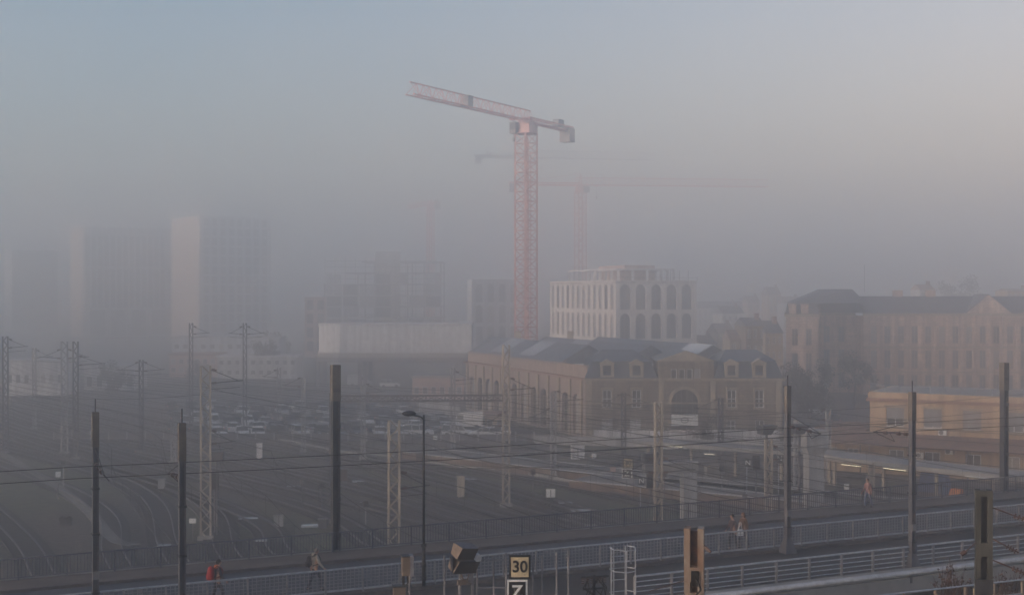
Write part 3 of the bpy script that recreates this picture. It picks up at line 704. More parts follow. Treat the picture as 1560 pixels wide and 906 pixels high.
# long side wall with tall arched bays, attic boards above
ops = grid((F0-SB).length, 12, 2.3, .3, 5.9, True, 1.2)
b = MB(); facade(b, SB, F0, 0, 7.9, ops, .5); b.build('side_wall', 'boards', root, O)
for op in ops: window(SB, F0, op, .5, root, O, 2, 3, .08, 'glass', 'stone_trim', name='side_window')
su = (F0-SB).normalized(); sn = Vector((su.y,-su.x,0))
b = MB(); q = [SB+sn*.5, F0+sn*.5, F0-sn*.3, SB-sn*.3]; b.prism([(v.x,v.y) for v in q], 7.9, 8.2); b.build('side_cornice', 'brick_band', root, O)
b = MB(); q = [SB-sn*.4, F0-su*.5-sn*.4, F0-su*.5-sn*.7, SB-sn*.7]; b.prism([(v.x,v.y) for v in q], 8.2, 9.9); b.build('attic_boards', 'boards', root, O)
for k in range(13):
    v = SB+su*(1.2+k*(47.54-2.4)/12); b = MB(); b.cbox((v+sn*.12).to_tuple()[:2]+(3.95,), (.45,.24,7.88), atan2(su.y,su.x)); b.build('pilaster', 'stone_trim', root, O)
# hall roof: three parallel ridges seen over the front
b = MB(); W3 = (F1-F0)/3
for k in range(3):
    c0, c1 = F0+su*(-10)+W3*k-sn*.3, F0+su*(-10)+W3*(k+1)-sn*.3; c3, c2 = SB+W3*k-sn*.3, SB+W3*(k+1)-sn*.3
    gable_prism(b, c0, c1, c2, c3, 9.7, 12.4)
b.build('hall_roof', 'hall_roof', root, O)
b = MB()
for k, fr, sd_ in ((2,.01,-1),(1,.5,-1),(0,.3,-1),(0,.62,-1)):
    c0 = F0+su*(-10)+W3*(k+.5)-sn*.3; c1 = SB+W3*(k+.5)-sn*.3
    a = c0.lerp(c1, fr); c = c0.lerp(c1, fr+.16); dn = W3*.4*sd_; b = MB()
    b.add([(a.x,a.y,12.44),(c.x,c.y,12.44),(c.x+dn.x,c.y,10.3),(a.x+dn.x,a.y,10.3)],[(0,1,2,3)]); b.build('skylight', 'skylight' if k == 2 else 'roof_light', root, O)
for k in range(2): v = SB + (RB-SB)*(.33*(k+1)); b = MB(); b.box(v.x-.5,v.y-3,9.5,v.x+.5,v.y-2,13.4); b.build('chimney', 'stone_trim', root, O)

# ---- white arcaded block
C = Vector((24.3,300,0)); LA = C + Vector((-14.2,40,0)); RA = C + Vector((.943,.335,0))*21.2
root = thing('arcaded_building', 'white office block with tall arched openings on two faces, unfinished top floor', 'building', C); O = root.location
rows = [(15.9,21.9),(9.0,15.0),(2.1,8.1)]
for P0, P1, n, wd, nm in ((C,RA,5,2.75,'right'),(LA,C,12,1.9,'left')):
    L = (P1-P0).length; ops = []
    for v0, v1 in rows: ops += grid(L, n, wd, v0, v1, True, .5)
    b = MB(); facade(b, P0, P1, 0, 22.8, ops, .7 if n == 5 else .3); b.build('wall', 'white_stone', root, O)
    for op in ops: window(P0, P1, op, .7 if n == 5 else .3, root, O, 2 if n == 5 else 1, 2, .12, 'pale_glass', 'mid_steel')
poly = [LA, C, RA, RA+(LA-C)]
b = MB(); b.prism([(v.x,v.y) for v in poly], 22.0, 22.5); b.build('roof', 'concrete', root, O)
b = MB(); top = root
cq = sum(poly, Vector())/4; ins = [cq+(v-cq)*.72 for v in poly]
b.prism([(v.x,v.y) for v in ins], 25.3, 25.7); b.build('roof_slab', 'tower_grey', root, O)
for k in range(4):
    a, c = ins[k], ins[(k+1)%4]; nb = max(2, int((c-a).length/3.2))
    for j in range(nb):
        v = a.lerp(c, (j+.1)/nb); b = MB(); b.box(v.x-.28,v.y-.28,22.5,v.x+.28,v.y+.28,25.3); b.build('column', 'tower_grey', root, O)
cc = cq; i2 = [cc+(v-cc)*.38+Vector((1.5,-2,0)) for v in poly]; b = MB(); b.prism([(v.x,v.y) for v in i2], 22.5, 26.6); b.build('lift_core', 'pink_wall', root, O)
b = MB()
for k in range(10):
    v = C.lerp(RA, k/9)-Vector((-.2,-.6,0)); b.tube((v.x,v.y,22.5),(v.x,v.y,23.7+ (1.5 if k in (6,7,8) else 0)),.05,4)
    if k: b.tube((pv_.x,pv_.y,23.5),(v.x,v.y,23.5),.035,4)
    pv_ = v
b.build('scaffold_rail', 'mid_steel', root, O)

# ---- second arcaded block behind the crane mast
C2 = Vector((-12.6,400,0)); E2 = C2+Vector((.96,.27,0))*20; L2 = C2+Vector((-2.2,20,0))
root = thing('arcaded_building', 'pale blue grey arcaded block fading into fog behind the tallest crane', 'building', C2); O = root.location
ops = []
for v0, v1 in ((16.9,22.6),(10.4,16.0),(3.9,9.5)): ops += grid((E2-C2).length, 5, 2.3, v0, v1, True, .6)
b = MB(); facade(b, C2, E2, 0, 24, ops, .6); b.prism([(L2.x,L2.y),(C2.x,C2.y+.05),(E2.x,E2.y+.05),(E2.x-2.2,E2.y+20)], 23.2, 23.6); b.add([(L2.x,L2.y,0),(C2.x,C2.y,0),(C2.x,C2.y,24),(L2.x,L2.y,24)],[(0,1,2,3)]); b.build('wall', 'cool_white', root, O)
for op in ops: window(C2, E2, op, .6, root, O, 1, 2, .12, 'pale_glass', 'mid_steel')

# ---- tall blocks at the left
def block(name, label, P0, P1, depth, h, wallm, sidem, ops, glass, fins=None, nx=1, ny=1, extra=None, fw=.12):
    P0, P1 = Vector(P0), Vector(P1); o, u, nn, L = frame_of(P0, P1); bk = -nn*depth
    root = thing(name, label, 'building', P0); O = root.location
    b = MB(); facade(b, P0, P1, 0, h, ops, .4); b.build('wall', wallm, root, O)
    b = MB(); q = [P0+bk, P0, P1, P1+bk]
    for a, c in ((q[0],q[1]),(q[2],q[3]),(q[3],q[0])): b.add([(a.x,a.y,0),(c.x,c.y,0),(c.x,c.y,h),(a.x,a.y,h)],[(0,1,2,3)])
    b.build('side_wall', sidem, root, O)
    b = MB(); b.prism([(v.x,v.y) for v in (q[0]+u*.1-nn*.0,P0-nn*.3+u*.1,P1-nn*.3-u*.1,q[3]-u*.1)], h-.9, h-.5); b.build('roof', 'concrete', root, O)
    for op in ops: window(P0, P1, op, .4, root, O, nx, ny, fw, 'black' if name == 'tower_block' else glass, 'mid_steel')
    if fins:
        for a, z0, z1 in fins:
            b = MB(); v = P0+u*a+nn*.2; b.cbox((v.x,v.y,(z0+z1)/2),(.35,.5,z1-z0),atan2(u.y,u.x)); b.build('fin', wallm, root, O)
    if extra: extra(root, O, P0, P1, u, nn, L, bk)
    return root
S_ = 545/520; P0 = Vector((-127*S_,545,0)); P1 = P0+Vector((.8,.6,0))*32*S_
ops = []
for k in range(12): ops += grid(32*S_, 8, 2.4, 3.1+4.1*k, 6.5+4.1*k, False, 1.2)
block('tower_block', 'tall pale tower with a grid of narrow windows and a blank lit side wall', P0, P1, 29*S_, 52.6, 'tower_grey', 'tower_sunlit', ops, 'glass', fw=.1)
P0 = Vector((-181*S_,566,0)); P1 = P0+Vector((.8,.6,0))*38.5*S_
ops = [tuple(v*S_ for v in o_) for o_ in [(1.0+2.75*k, 2.9+2.75*k, 12.5, 29) for k in range(13)] + [(1.0+2.75*k, 2.9+2.75*k, 30, 43) for k in range(13)] + [(3+9*k,9.5+9*k,.5,11.5) for k in range(4)]]
block('tower_block', 'tall hazy tower with thin upright fins and a lit strip along its left edge', P0, P1, 16*S_, 49, 'tower_grey', 'tower_sunlit', ops, 'glass', fins=[((.5+2.75*k)*S_,13,49) for k in range(14)], ny=5, fw=.15)
P0 = Vector((-250,640,0)); P1 = P0+Vector((.85,.53,0))*22
block('tower_block', 'dim dark tower at the far left, almost lost in the fog', P0, P1, 20, 41, 'mid_steel', 'tower_grey', [o_ for k in range(9) for o_ in grid(22,6,2.2,3+4*k,6+4*k)], 'glass', fw=.1)
# unfinished frame in the middle
P0 = Vector((-64,432,0)); Lf, Df = 40.5, 22
root = thing('building_frame', 'grey unfinished concrete building with open floors behind the long white hall', 'building', P0); O = root.location
for k in range(8):
    z = 3.8*(k+1); xi = 0 if k < 6 else (8 if k == 6 else 13)
    b = MB(); b.box(P0.x+xi,432,z-.3,P0.x+Lf,432+Df,z); b.build('floor_slab', 'frame_grey', root, O)
    for j in range(8):
        x = P0.x+.5+j*5.6
        if x < P0.x+xi: continue
        for y in (432.3, 432+Df-.8):
            b = MB(); b.box(x,y,z-3.8,x+.5,y+.5,z-.3); b.build('column', 'frame_grey', root, O)
b = MB(); b.box(P0.x+17,440,0,P0.x+25,448,34); b.build('lift_core', 'frame_grey', root, O)
rq = random.Random(4)
for k in range(7):
    for j in range(7):
        if rq.random() < .55: b = MB(); b.box(P0.x+1.02+j*5.6,434.5,3.8*k+.1,P0.x+6.05+j*5.6,434.7,3.8*k+3.4); b.build('infill_panel', rq.choice(['frame_grey','mid_steel','cool_white']), root, O)
b = MB()
for j in range(12):
    x = P0.x+1+j*3.4; b.tube((x,431.2,0),(x,431.2,31.5),.06,4)
for k in range(16): b.tube((P0.x+1,431.2,2*k+.5),(P0.x+38.4,431.2,2*k+.5),.05,4)
b.build('scaffold', 'mid_steel', root, O)
P0 = Vector((-63.5,392,0)); P1 = P0+Vector((6.4,1,0))
block('site_lift_tower', 'small pinkish block with dark openings at the left of the unfinished building', P0, P1, 8, 18.5, 'pink_wall', 'pink_wall', [o_ for k in range(4) for o_ in grid(6.47,2,2,2+4.2*k,5+4.2*k)], 'glass', fw=.1)

# ---- long white hall on columns
d = 270.; x0, x1 = (478-HX)/F*d, (718-HX)/F*d
root = thing('raised_hall', 'long white clad hall raised on grey columns above the car park', 'building', (x0,d,0)); O = root.location
b = MB(); b.prism([(x0+.6,d+3),(x0+5.5,d),(x1,d),(x1,d+12),(x0+.6,d+12)], 7.2, 13.0); b.build('hall_shell', 'cladding', root, O)
b = MB(); b.prism([(x0+.4,d+2.8),(x0+5.4,d-.25),(x1+.25,d-.25),(x1+.25,d+12.2),(x0+.4,d+12.2)], 13.0, 13.35); b.build('roof_edge', 'cool_white', root, O)
b = MB(); b.prism([(x0,d+2.5),(x0+5.2,d-.4),(x1+.3,d-.4),(x1+.3,d+12.4),(x0,d+12.4)], 5.3, 6.2); b.build('floor_beam', 'mid_steel', root, O)
b = MB(); b.prism([(x0+.3,d+2.8),(x0+5.3,d-.1),(x1+.1,d-.1),(x1+.1,d+12.1),(x0+.3,d+12.1)], 6.2, 7.2); b.build('plinth_band', 'concrete', root, O)
b = MB()
for k in range(9): x = x0+7.2+3*k; b.box(x,d-.06,9.2,x+1.6,d-.01,9.75)
b.build('vent_strip', 'tower_grey', root, O)
for px in (481, 545, 553, 692, 703):
    x = (px-HX)/F*d
    for y in (d+.3, d+10.5):
        b = MB(); b.box(x,y,0,x+.75,y+.9,5.3); b.build('column', 'mid_steel' if px != 548 else 'concrete', root, O)

# ---- low pale buildings at the left
def low(label, px0, px1, d, z0, z1, m, wins, roof='concrete', depth=9, wz=None, group=None):
    x0, x1 = (px0-HX)/F*d, (px1-HX)/F*d; P0, P1 = Vector((x0,d,0)), Vector((x1,d,0)); root = thing('low_building', label, 'building', P0, 0, group); O = P0
    ops = [o_ for v0, v1 in (wz or []) for o_ in grid(x1-x0, wins, min(1.6,(x1-x0)/wins*.6), v0, v1)]
    b = MB(); facade(b, P0, P1, 0, z1, ops, .2); 
    for a, c in (((x0,d+depth),(x0,d)),((x1,d),(x1,d+depth)),((x1,d+depth),(x0,d+depth))): b.add([(a[0],a[1],0),(c[0],c[1],0),(c[0],c[1],z1),(a[0],a[1],z1)],[(0,1,2,3)])
    b.build('wall', m, root, O)
    b = MB(); b.box(x0-.3,d-.35,z1+.002,x1+.3,d+depth+.3,z1+.4); b.build('roof', roof, root, O)
    for op in ops: window(P0, P1, op, .2, root, O, 1, 1, .08)
    return root
low('low pinkish building with small windows below the blank tower wall', 258, 330, 300, 0, 5.2, 'pink_wall', 6, 'brick_band', wz=[(1.2,2.4),(3.2,4.4)])
low('white two storey site cabins with strip windows under the window tower', 331, 452, 296, 0, 4.9, 'cabin', 10, 'tower_grey', wz=[(.9,2.0),(3.2,4.3)])
low('long flat roofed pale building set back above the site cabins', 262, 425, 325, 0, 8.2, 'cool_white', 12, 'cabin', wz=[(5.6,6.8)])
low('long low warehouse with a pale roof edge at the far left', 8, 97, 246, 0, 6.6, 'tower_grey', 7, 'cabin', wz=[(2.5,4.2)])
low('grey shed with dark openings between the warehouse and the pink building', 128, 205, 262, 0, 4.6, 'tower_grey', 5, 'cabin', wz=[(.6,2.8)])
low('low ochre wall building behind the car park under the raised hall', 628, 706, 236, 0, 4.2, 'pink_wall', 6, 'concrete', 5, [(1.2,2.6)])
p = at(741,662,181); root = low('small orange brown kiosk beside the white van', 739, 769, 181, 0, 2.5, 'ochre', 2, 'brick_band', 3.5, [(.9,2.0)])

# ---- long stone building at the right
d0 = 250.; XA, XB = 68.6, 128.
root = thing('long_stone_building', 'long stone building with slate roof, pediment and many tall windows on the right', 'building', (XA,d0,0)); O = root.location
P0, P1 = Vector((XA,d0,0)), Vector((XB,d0-2,0)); L = (P1-P0).length
ops = [o_ for v0, v1 in ((10.0,13.4),(5.1,8.7),(.9,3.9)) for o_ in grid(L, 22, 1.25, v0, v1, False, .8)]
b = MB(); facade(b, P0, P1, 0, 15.4, ops, .35); b.build('wall', 'long_stone', root, O)
for op in ops: window(P0, P1, op, .35, root, O, 2, 2, .1, 'pale_glass', 'stone_trim')
b = MB(); o_, u_, n_, _ = frame_of(P0, P1)
q = [P0+n_*.6, P1+n_*.6, P1-n_*.4, P0-n_*.4]; b.prism([(v.x,v.y) for v in q], 15.4, 15.9)
q = [P0+n_*.25, P1+n_*.25, P1+n_*.01, P0+n_*.01]; b.prism([(v.x,v.y) for v in q], 9.1, 9.4); b.prism([(v.x,v.y) for v in q], 4.3, 4.55)
b.build('cornice', 'stone_trim', root, O)
for k in range(23): v = P0+u_*(.8+k*(L-1.6)/22)+n_*.1; b = MB(); b.cbox((v.x,v.y,7.7),(.5,.2,15.3),atan2(u_.y,u_.x)); b.build('pilaster', 'long_stone', root, O)
b = MB(); gable_prism(b, P0+n_*.5, P0-n_*14, P1-n_*14, P1+n_*.5, 15.9, 19.2); b.build('roof', 'slate', root, O)
xc = 0; tq = (1503-1315)/7.8; cc = P0+u_*tq
b = MB(); b.extr([(-4.3,15.9),(4.3,15.9),(0,19.4)], (cc+n_*.62).to_tuple(), u_.to_tuple(), (0,0,1), (-n_).to_tuple(), .5); b.build('pediment', 'long_stone', root, O)
b = MB(); b.extr([(-4.6,15.92),(4.6,15.92),(0,19.65)], (cc+n_*.11).to_tuple(), u_.to_tuple(), (0,0,1), (-n_).to_tuple(), 8); b.build('pediment_roof', 'slate', root, O)
for t in (8.5, 15, 40): v = P0+u_*t-n_*7; b = MB(); b.box(v.x-.9,v.y-.5,18.6,v.x+.9,v.y+.5,20.4); b.build('chimney', 'pink_wall', root, O)
# recessed wing and projecting pavilion
W0, W1 = Vector((57.4,256,0)), Vector((XA,256,0)); ops = [o_ for v0, v1 in ((10.0,13.2),(5.1,8.6),(.9,3.9)) for o_ in grid(XA-57.4, 3, 1.3, v0, v1, False, 1.2)]
b = MB(); facade(b, W0, W1, 0, 15.4, ops, .35); b.add([(XA,256,0),(XA,250,0),(XA,250,15.4),(XA,256,15.4)],[(0,3,2,1)]); b.build('recessed_wall', 'long_stone', root, O)
for op in ops: window(W0, W1, op, .35, root, O, 2, 2, .1, 'pale_glass', 'stone_trim')
V0, V1 = Vector((51.4,240,0)), Vector((57.4,240,0)); ops = [o_ for v0, v1 in ((10.0,13.2),(5.1,8.6),(.9,3.9)) for o_ in grid(6, 2, 1.2, v0, v1, False, .4)]
b = MB(); facade(b, V0, V1, 0, 15.4, ops, .35); b.add([(57.4,240,0),(57.4,262,0),(57.4,262,15.4),(57.4,240,15.4)],[(0,1,2,3)]); b.add([(56.2,262,0),(51.4,240,0),(51.4,240,15.4),(56.2,262,15.4)],[(0,1,2,3)]); b.build('pavilion_wall', 'long_stone', root, O)
for op in ops: window(V0, V1, op, .35, root, O, 2, 2, .1, 'pale_glass', 'stone_trim')
b = MB(); b.prism([(51.0,239.6),(57.8,239.6),(57.8,262),(55.8,262)],15.4,15.9); b.box(57.81,255.6,15.4,XA,256.3,15.88); b.build('pavilion_cornice', 'stone_trim', root, O)
b = MB(); b.prism([(51.2,239.9),(57.6,239.9),(57.6,262),(56,262)], 15.9, 17.9, 0, [(51.8,240.8),(57.2,240.8),(57.2,261.5),(56.3,261.5)])
b.prism([(52.3,240.8),(69.5,251),(72,266),(57,266)], 17.91, 20.6, 0, [(62,254),(68.0,256),(68.0,259),(62,259)]); b.prism([(57.61,255.7),(70,255.7),(70,266),(57.61,266)], 15.9, 17.9); b.build('pavilion_roof', 'slate', root, O)
for x in (52.6, 54.9): 
    b = MB(); b.box(x-.65,239.85,15.95,x+.65,241.5,17.8); b.build('dormer', 'long_stone', root, O)
b = MB(); b.tube((70.5,256,20),(70.5,256,25.5),.03,5); b.build('antenna', 'dark_steel', root, O)

# ---- ochre two storey station office
YL, YR = Vector((39.7,142,0)), Vector((66.5,126.6,0)); o_, u_, n_, L = frame_of(YL, YR)
root = thing('ochre_building', 'two storey ochre rendered building with grey roller shutters and roof railing', 'building', YL); O = root.location
def uy(px):
    t = (px-HX)/F; return (YL.x - t*YL.y)/(t*u_.y - u_.x)
wins = []
for px in (1364,1421,1481,1545): a = uy(px); wins.append((a-.95,a+.95,5.25,7.35))
lowr = [(uy(px)-.8,uy(px)+.8,1.0,2.7) for px in (1366,1421,1483,1542)]
b = MB(); facade(b, YL, YR, 0, 8.3, wins+lowr, .22); bk = YL-n_*10
b.add([(bk.x,bk.y,0),(YL.x,YL.y,0),(YL.x,YL.y,8.3),(bk.x,bk.y,8.3)],[(0,1,2,3)]); b.build('wall', 'ochre', root, O)
q = [YL+n_*.35-u_*.35, YR+n_*.35, YR-n_*10, YL-n_*10-u_*.35]
b = MB(); b.prism([(v.x,v.y) for v in q], 7.98, 8.32); b.build('brick_band', 'brick_band', root, O)
q2 = [YL+n_*.15-u_*.15, YR+n_*.15, YR-n_*10, YL-n_*10-u_*.15]
b = MB(); b.prism([(v.x,v.y) for v in q2], 8.323, 8.95); b.build('parapet', 'ochre', root, O)
b = MB(); b.prism([(v.x,v.y) for v in [v*1 for v in (YL-n_*.3+u_*.2, YR-n_*.3, YR-n_*9.8, YL-n_*9.8+u_*.2)]], 8.952, 9.0); b.build('flat_roof', 'concrete', root, O)
b = MB(); k = 0.0
while k < L: v = YL+u_*k-n_*.5; b.tube((v.x,v.y,9.0),(v.x,v.y,9.75),.05,5); k += 1.6
a, c = YL-n_*.5, YR-n_*.5; b.tube((a.x,a.y,9.75),(c.x,c.y,9.75),.045,5); b.build('roof_railing', 'galv', root, O)
for i, op in enumerate(wins):
    w_ = window(YL, YR, op, .22, root, O, 2, 1, .09, 'glass', 'white_frame', sub=True)
    frac = (.42, .12, .05, .3)[i]; b = MB(); z0 = op[2]+(op[3]-op[2])*frac
    pts = [YL+u_*op[0]+n_*-.06, YL+u_*op[1]+n_*-.06]; b.add([(pts[0].x,pts[0].y,z0),(pts[1].x,pts[1].y,z0),(pts[1].x,pts[1].y,op[3]),(pts[0].x,pts[0].y,op[3])],[(0,1,2,3)])
    mid = (pts[0]+pts[1])/2+n_*.03; b.cbox((mid.x,mid.y,z0+.04),(op[1]-op[0],.06,.08),atan2(u_.y,u_.x)); b.build('roller_shutter', 'shutter', w_, O)
    b = MB(); m_ = YL+u_*((op[0]+op[1])/2)+n_*.12; b.cbox((m_.x,m_.y,op[2]-.08),(2.3,.24,.14),atan2(u_.y,u_.x)); b.build('sill', 'stone_trim', w_, O); b = MB(); b.cbox((m_.x,m_.y,op[3]+.16),(2.3,.16,.2),atan2(u_.y,u_.x)); b.build('lintel', 'stone_trim', w_, O)
for i, op in enumerate(lowr): window(YL, YR, op, .22, root, O, 2, 1, .09, 'glass', 'white_frame', sub=True)
for px, z in ((1437,4.9),(1447,2.9),(1402,2.3)):
    m_ = YL+u_*uy(px)+n_*.25; root2 = thing('air_conditioner', {1437:'air conditioning unit high on the ochre wall between two shuttered windows',1447:'air conditioning unit on the ochre wall below the awning roof, right one',1402:'air conditioning unit low on the ochre wall, left one'}[px], 'air conditioner', (m_.x,m_.y,z), atan2(u_.y,u_.x), 'air conditioning units on the ochre wall')
    b = MB(); b.box(-.42,-.17,-.3,.42,.17,.3); b.build('casing', 'sign_white', root2)
    b = MB(); b.tube((-.12,-.175,0),(-.12,-.2,0),.24,14); b.build('fan_grille', 'mid_steel', root2)
# tiled lean-to along its foot and the annex to its left
AL = YL-u_*6.5+n_*3.4; 
def lean(b, a, c, n, z0, z1, w): 
    b.add([tuple(v) for v in (a+n*w+Vector((0,0,z0)), c+n*w+Vector((0,0,z0)), c+Vector((0,0,z1)), a+Vector((0,0,z1)), a+n*w+Vector((0,0,z0-.15)), c+n*w+Vector((0,0,z0-.15)), c+Vector((0,0,z1-.15)), a+Vector((0,0,z1-.15)))], [(0,1,2,3),(4,7,6,5),(0,4,5,1),(1,5,6,2),(2,6,7,3),(3,7,4,0)])
b = MB(); lean(b, YL-u_*6.2, YR, n_, 3.55, 4.55, 3.4); b.build('lean_to_roof', 'tiles', root, O)
W0 = YL-u_*6+n_*.2; W1 = YL+u_*-.05+n_*.2
ops = [(1.2,2.4,1.2,2.6),(3.6,4.8,1.2,2.6)]
b = MB(); facade(b, W0, W1, 0, 4.2, ops, .2); v = W0-n_*8; b.add([(v.x,v.y,0),(W0.x,W0.y,0),(W0.x,W0.y,4.2),(v.x,v.y,4.2)],[(0,1,2,3)]); b.build('annex_wall', 'ochre', root, O)
b = MB(); q = [YL-u_*6.2-n_*.05, YL-u_*.4-n_*.05, YL-u_*.4-n_*8, YL-u_*6.2-n_*8]; b.prism([(v.x,v.y) for v in q], 4.56, 4.75); b.build('annex_roof', 'tiles', root, O)
for op in ops: window(W0, W1, op, .2, root, O, 2, 1, .08, sub=True)
for k in range(6): v = YL-u_*5.8+u_*(k*5.6)+n_*3.2; b = MB(); b.tube((v.x,v.y,0),(v.x,v.y,3.42),.08,8); b.build('lean_to_post', 'dark_steel', root, O)

# ---- platform canopies with lamps
def canopy(label, p, q, w_, z, nl, lamps, posts):
    t = (q-p); L = Vector((t.x,t.y,0)).length; u = Vector((t.x,t.y,0)).normalized(); s = Vector((-u.y,u.x,0)); root = thing('platform_canopy', label, 'canopy', (p.x,p.y,0), atan2(u.y,u.x))
    b = MB(); b.prism([(0,0),(L,0),(L,w_),(0,w_)], z, z+.14); b.box(0,-.06,z-.22,L,-.003,z+.2); b.box(0,w_+.003,z-.22,L,w_+.06,z+.2); b.build('roof', 'concrete', root)
    b = MB(); b.box(0.1,w_/2-.12,z-.3,L-.1,w_/2+.12,z-.003); b.build('beam', 'dark_steel', root)
    for k in range(posts):
        x = 1+k*(L-2)/(posts-1); b = MB(); b.box(x-.13,w_/2-.13,.9,x+.13,w_/2+.13,z-.3); b.build('post', 'beige_concrete', root)
    return root, u, s
lampdir = {}
def platform_lamp(label, px, py, d, ang, L=1.5, lm='lamp_on'):
    p = at(px,py,d); root = thing('fluorescent_lamp', label, 'lamp', p, ang, 'lit tube lamps of the platforms')
    b = MB(); b.box(-L/2,-.09,0,L/2,.09,.06); b.box(-.02,-.02,.06,.02,.02,.6); b.build('housing', 'galv', root)
    b = MB(); b.tube((-L/2+.05,0,-.035),(L/2-.05,0,-.035),.035,8); b.build('tube', lm, root)
pa, pb_ = Vector((13,137.5,0)), Vector((31.5,125.5,0)); canopy('flat canopy over the low platform in front of the arched portal', pa, pb_, 3.6, 3.9, 0, 0, 5)
pc, pd = Vector((29.7,126.0,0)), Vector((49.5,104,0)); canopy('long grey platform canopy in front of the ochre building', pc, pd, 4.2, 3.85, 0, 0, 6)
a1 = atan2(pb_.y-pa.y, pb_.x-pa.x); a2 = atan2(pd.y-pc.y, pd.x-pc.x)
platform_lamp('lit tube lamp under the canopy below the arched portal', 1027, 679, 131, a1, 1.9)
platform_lamp('dimmer tube lamp to the right of the portal canopy lamp', 1081, 691, 127, a1, 1.2, 'lamp_dim')
platform_lamp('leftmost lit tube lamp below the ochre building', 1297, 708, 120, a2, 2.2)
platform_lamp('lit tube lamp below the ochre building, just left of the grey pole', 1363, 714, 116, a2, 2.4)
platform_lamp('lit tube lamp near the broad column at the right', 1493, 727.5, 108, a2, 2.6)

# ---- houses along the street beyond, right of the arcaded block
def house(label, px0, px1, d, z1, zr, m, nw, nst, roof='tiles', depth=10, rot=0.0):
    x0, x1 = (px0-HX)/F*d, (px1-HX)/F*d; P0 = Vector((x0,d,0)); P1 = P0+Vector((cos(rot),sin(rot),0))*(x1-x0); o_, u, n, L = frame_of(P0,P1)
    root = thing('terraced_house', label, 'house', P0, 0, 'houses fading into the fog on the right'); O = P0
    ops = [o2 for k in range(nst) for o2 in grid(L, nw, min(1.1,L/nw*.5), .8+z1/nst*k, z1/nst*(k+1)-.7)]
    b = MB(); facade(b, P0, P1, 0, z1, ops, .25); q = [P0-n*depth, P0, P1, P1-n*depth]
    for a, c in ((q[0],q[1]),(q[2],q[3]),(q[3],q[0])): b.add([(a.x,a.y,0),(c.x,c.y,0),(c.x,c.y,z1),(a.x,a.y,z1)],[(0,1,2,3)])
    b.build('wall', m, root, O)
    for op in ops: window(P0, P1, op, .25, root, O, 2, 1, .08, 'pale_glass')
    b = MB(); e = .4; gable_prism(b, q[1]+n*e-u*.1, q[0]-n*e-u*.1, q[3]-n*e+u*.1, q[2]+n*e+u*.1, z1, zr); rf = b.build('roof', roof, root, O)
    b = MB(); v = P0+u*(L*.8)-n*depth*.4; b.box(v.x-.4,v.y-.5,z1,v.x+.4,v.y+.5,zr+.9); b.build('chimney', 'brick_band', rf, O)
HS = [('cream gabled house standing left of the dark terrace by the long building',1112,1136,262,10.2,12.2,'stone_trim',2,3,'tiles',9,.0),
 ('tall dark stone house just left of the long stone building',1136,1166,258,13.2,14.8,'stone',3,4,'slate',10,.05),
 ('narrow stone house touching the corner of the long stone building',1166,1193,256,11.8,14.2,'stone_trim',3,4,'slate',10,.05),
 ('low pale house beside the right edge of the arcaded block',1066,1092,330,6.5,8.8,'cool_white',2,2,'tiles',9,.2),
 ('pale house with a tiled roof midway along the hazy street',1094,1122,345,9,11.5,'stone_trim',3,3,'tiles',9,.2),
 ('grey house further up the hazy street, behind the pale tiled house',1100,1136,420,13,15.5,'tower_grey',4,4,'slate',9,.2),
 ('distant orange lit gable house on the skyline above the street',1170,1190,480,19,22,'ochre',2,5,'tiles',8,.1),
 ('small distant salmon coloured house left of the orange gable',1140,1158,500,16,18.5,'pink_wall',2,4,'tiles',8,.1),
 ('distant white house just right of the orange gable',1194,1222,470,16,18.4,'cool_white',3,4,'tiles',8,.1),
 ('long distant grey terrace filling the skyline behind the arcaded block',1062,1132,560,13,16,'tower_grey',8,3,'slate',9,.0),
 ('pale block showing above the slate roof at the far right',1536,1575,330,20.3,20.9,'ochre',5,5,'concrete',9,.0),
 ('small pale house seen above the roof ridge left of the pediment',1402,1424,330,20.6,22.0,'cool_white',2,5,'tiles',8,.0)]
for h_ in HS: house(*h_)

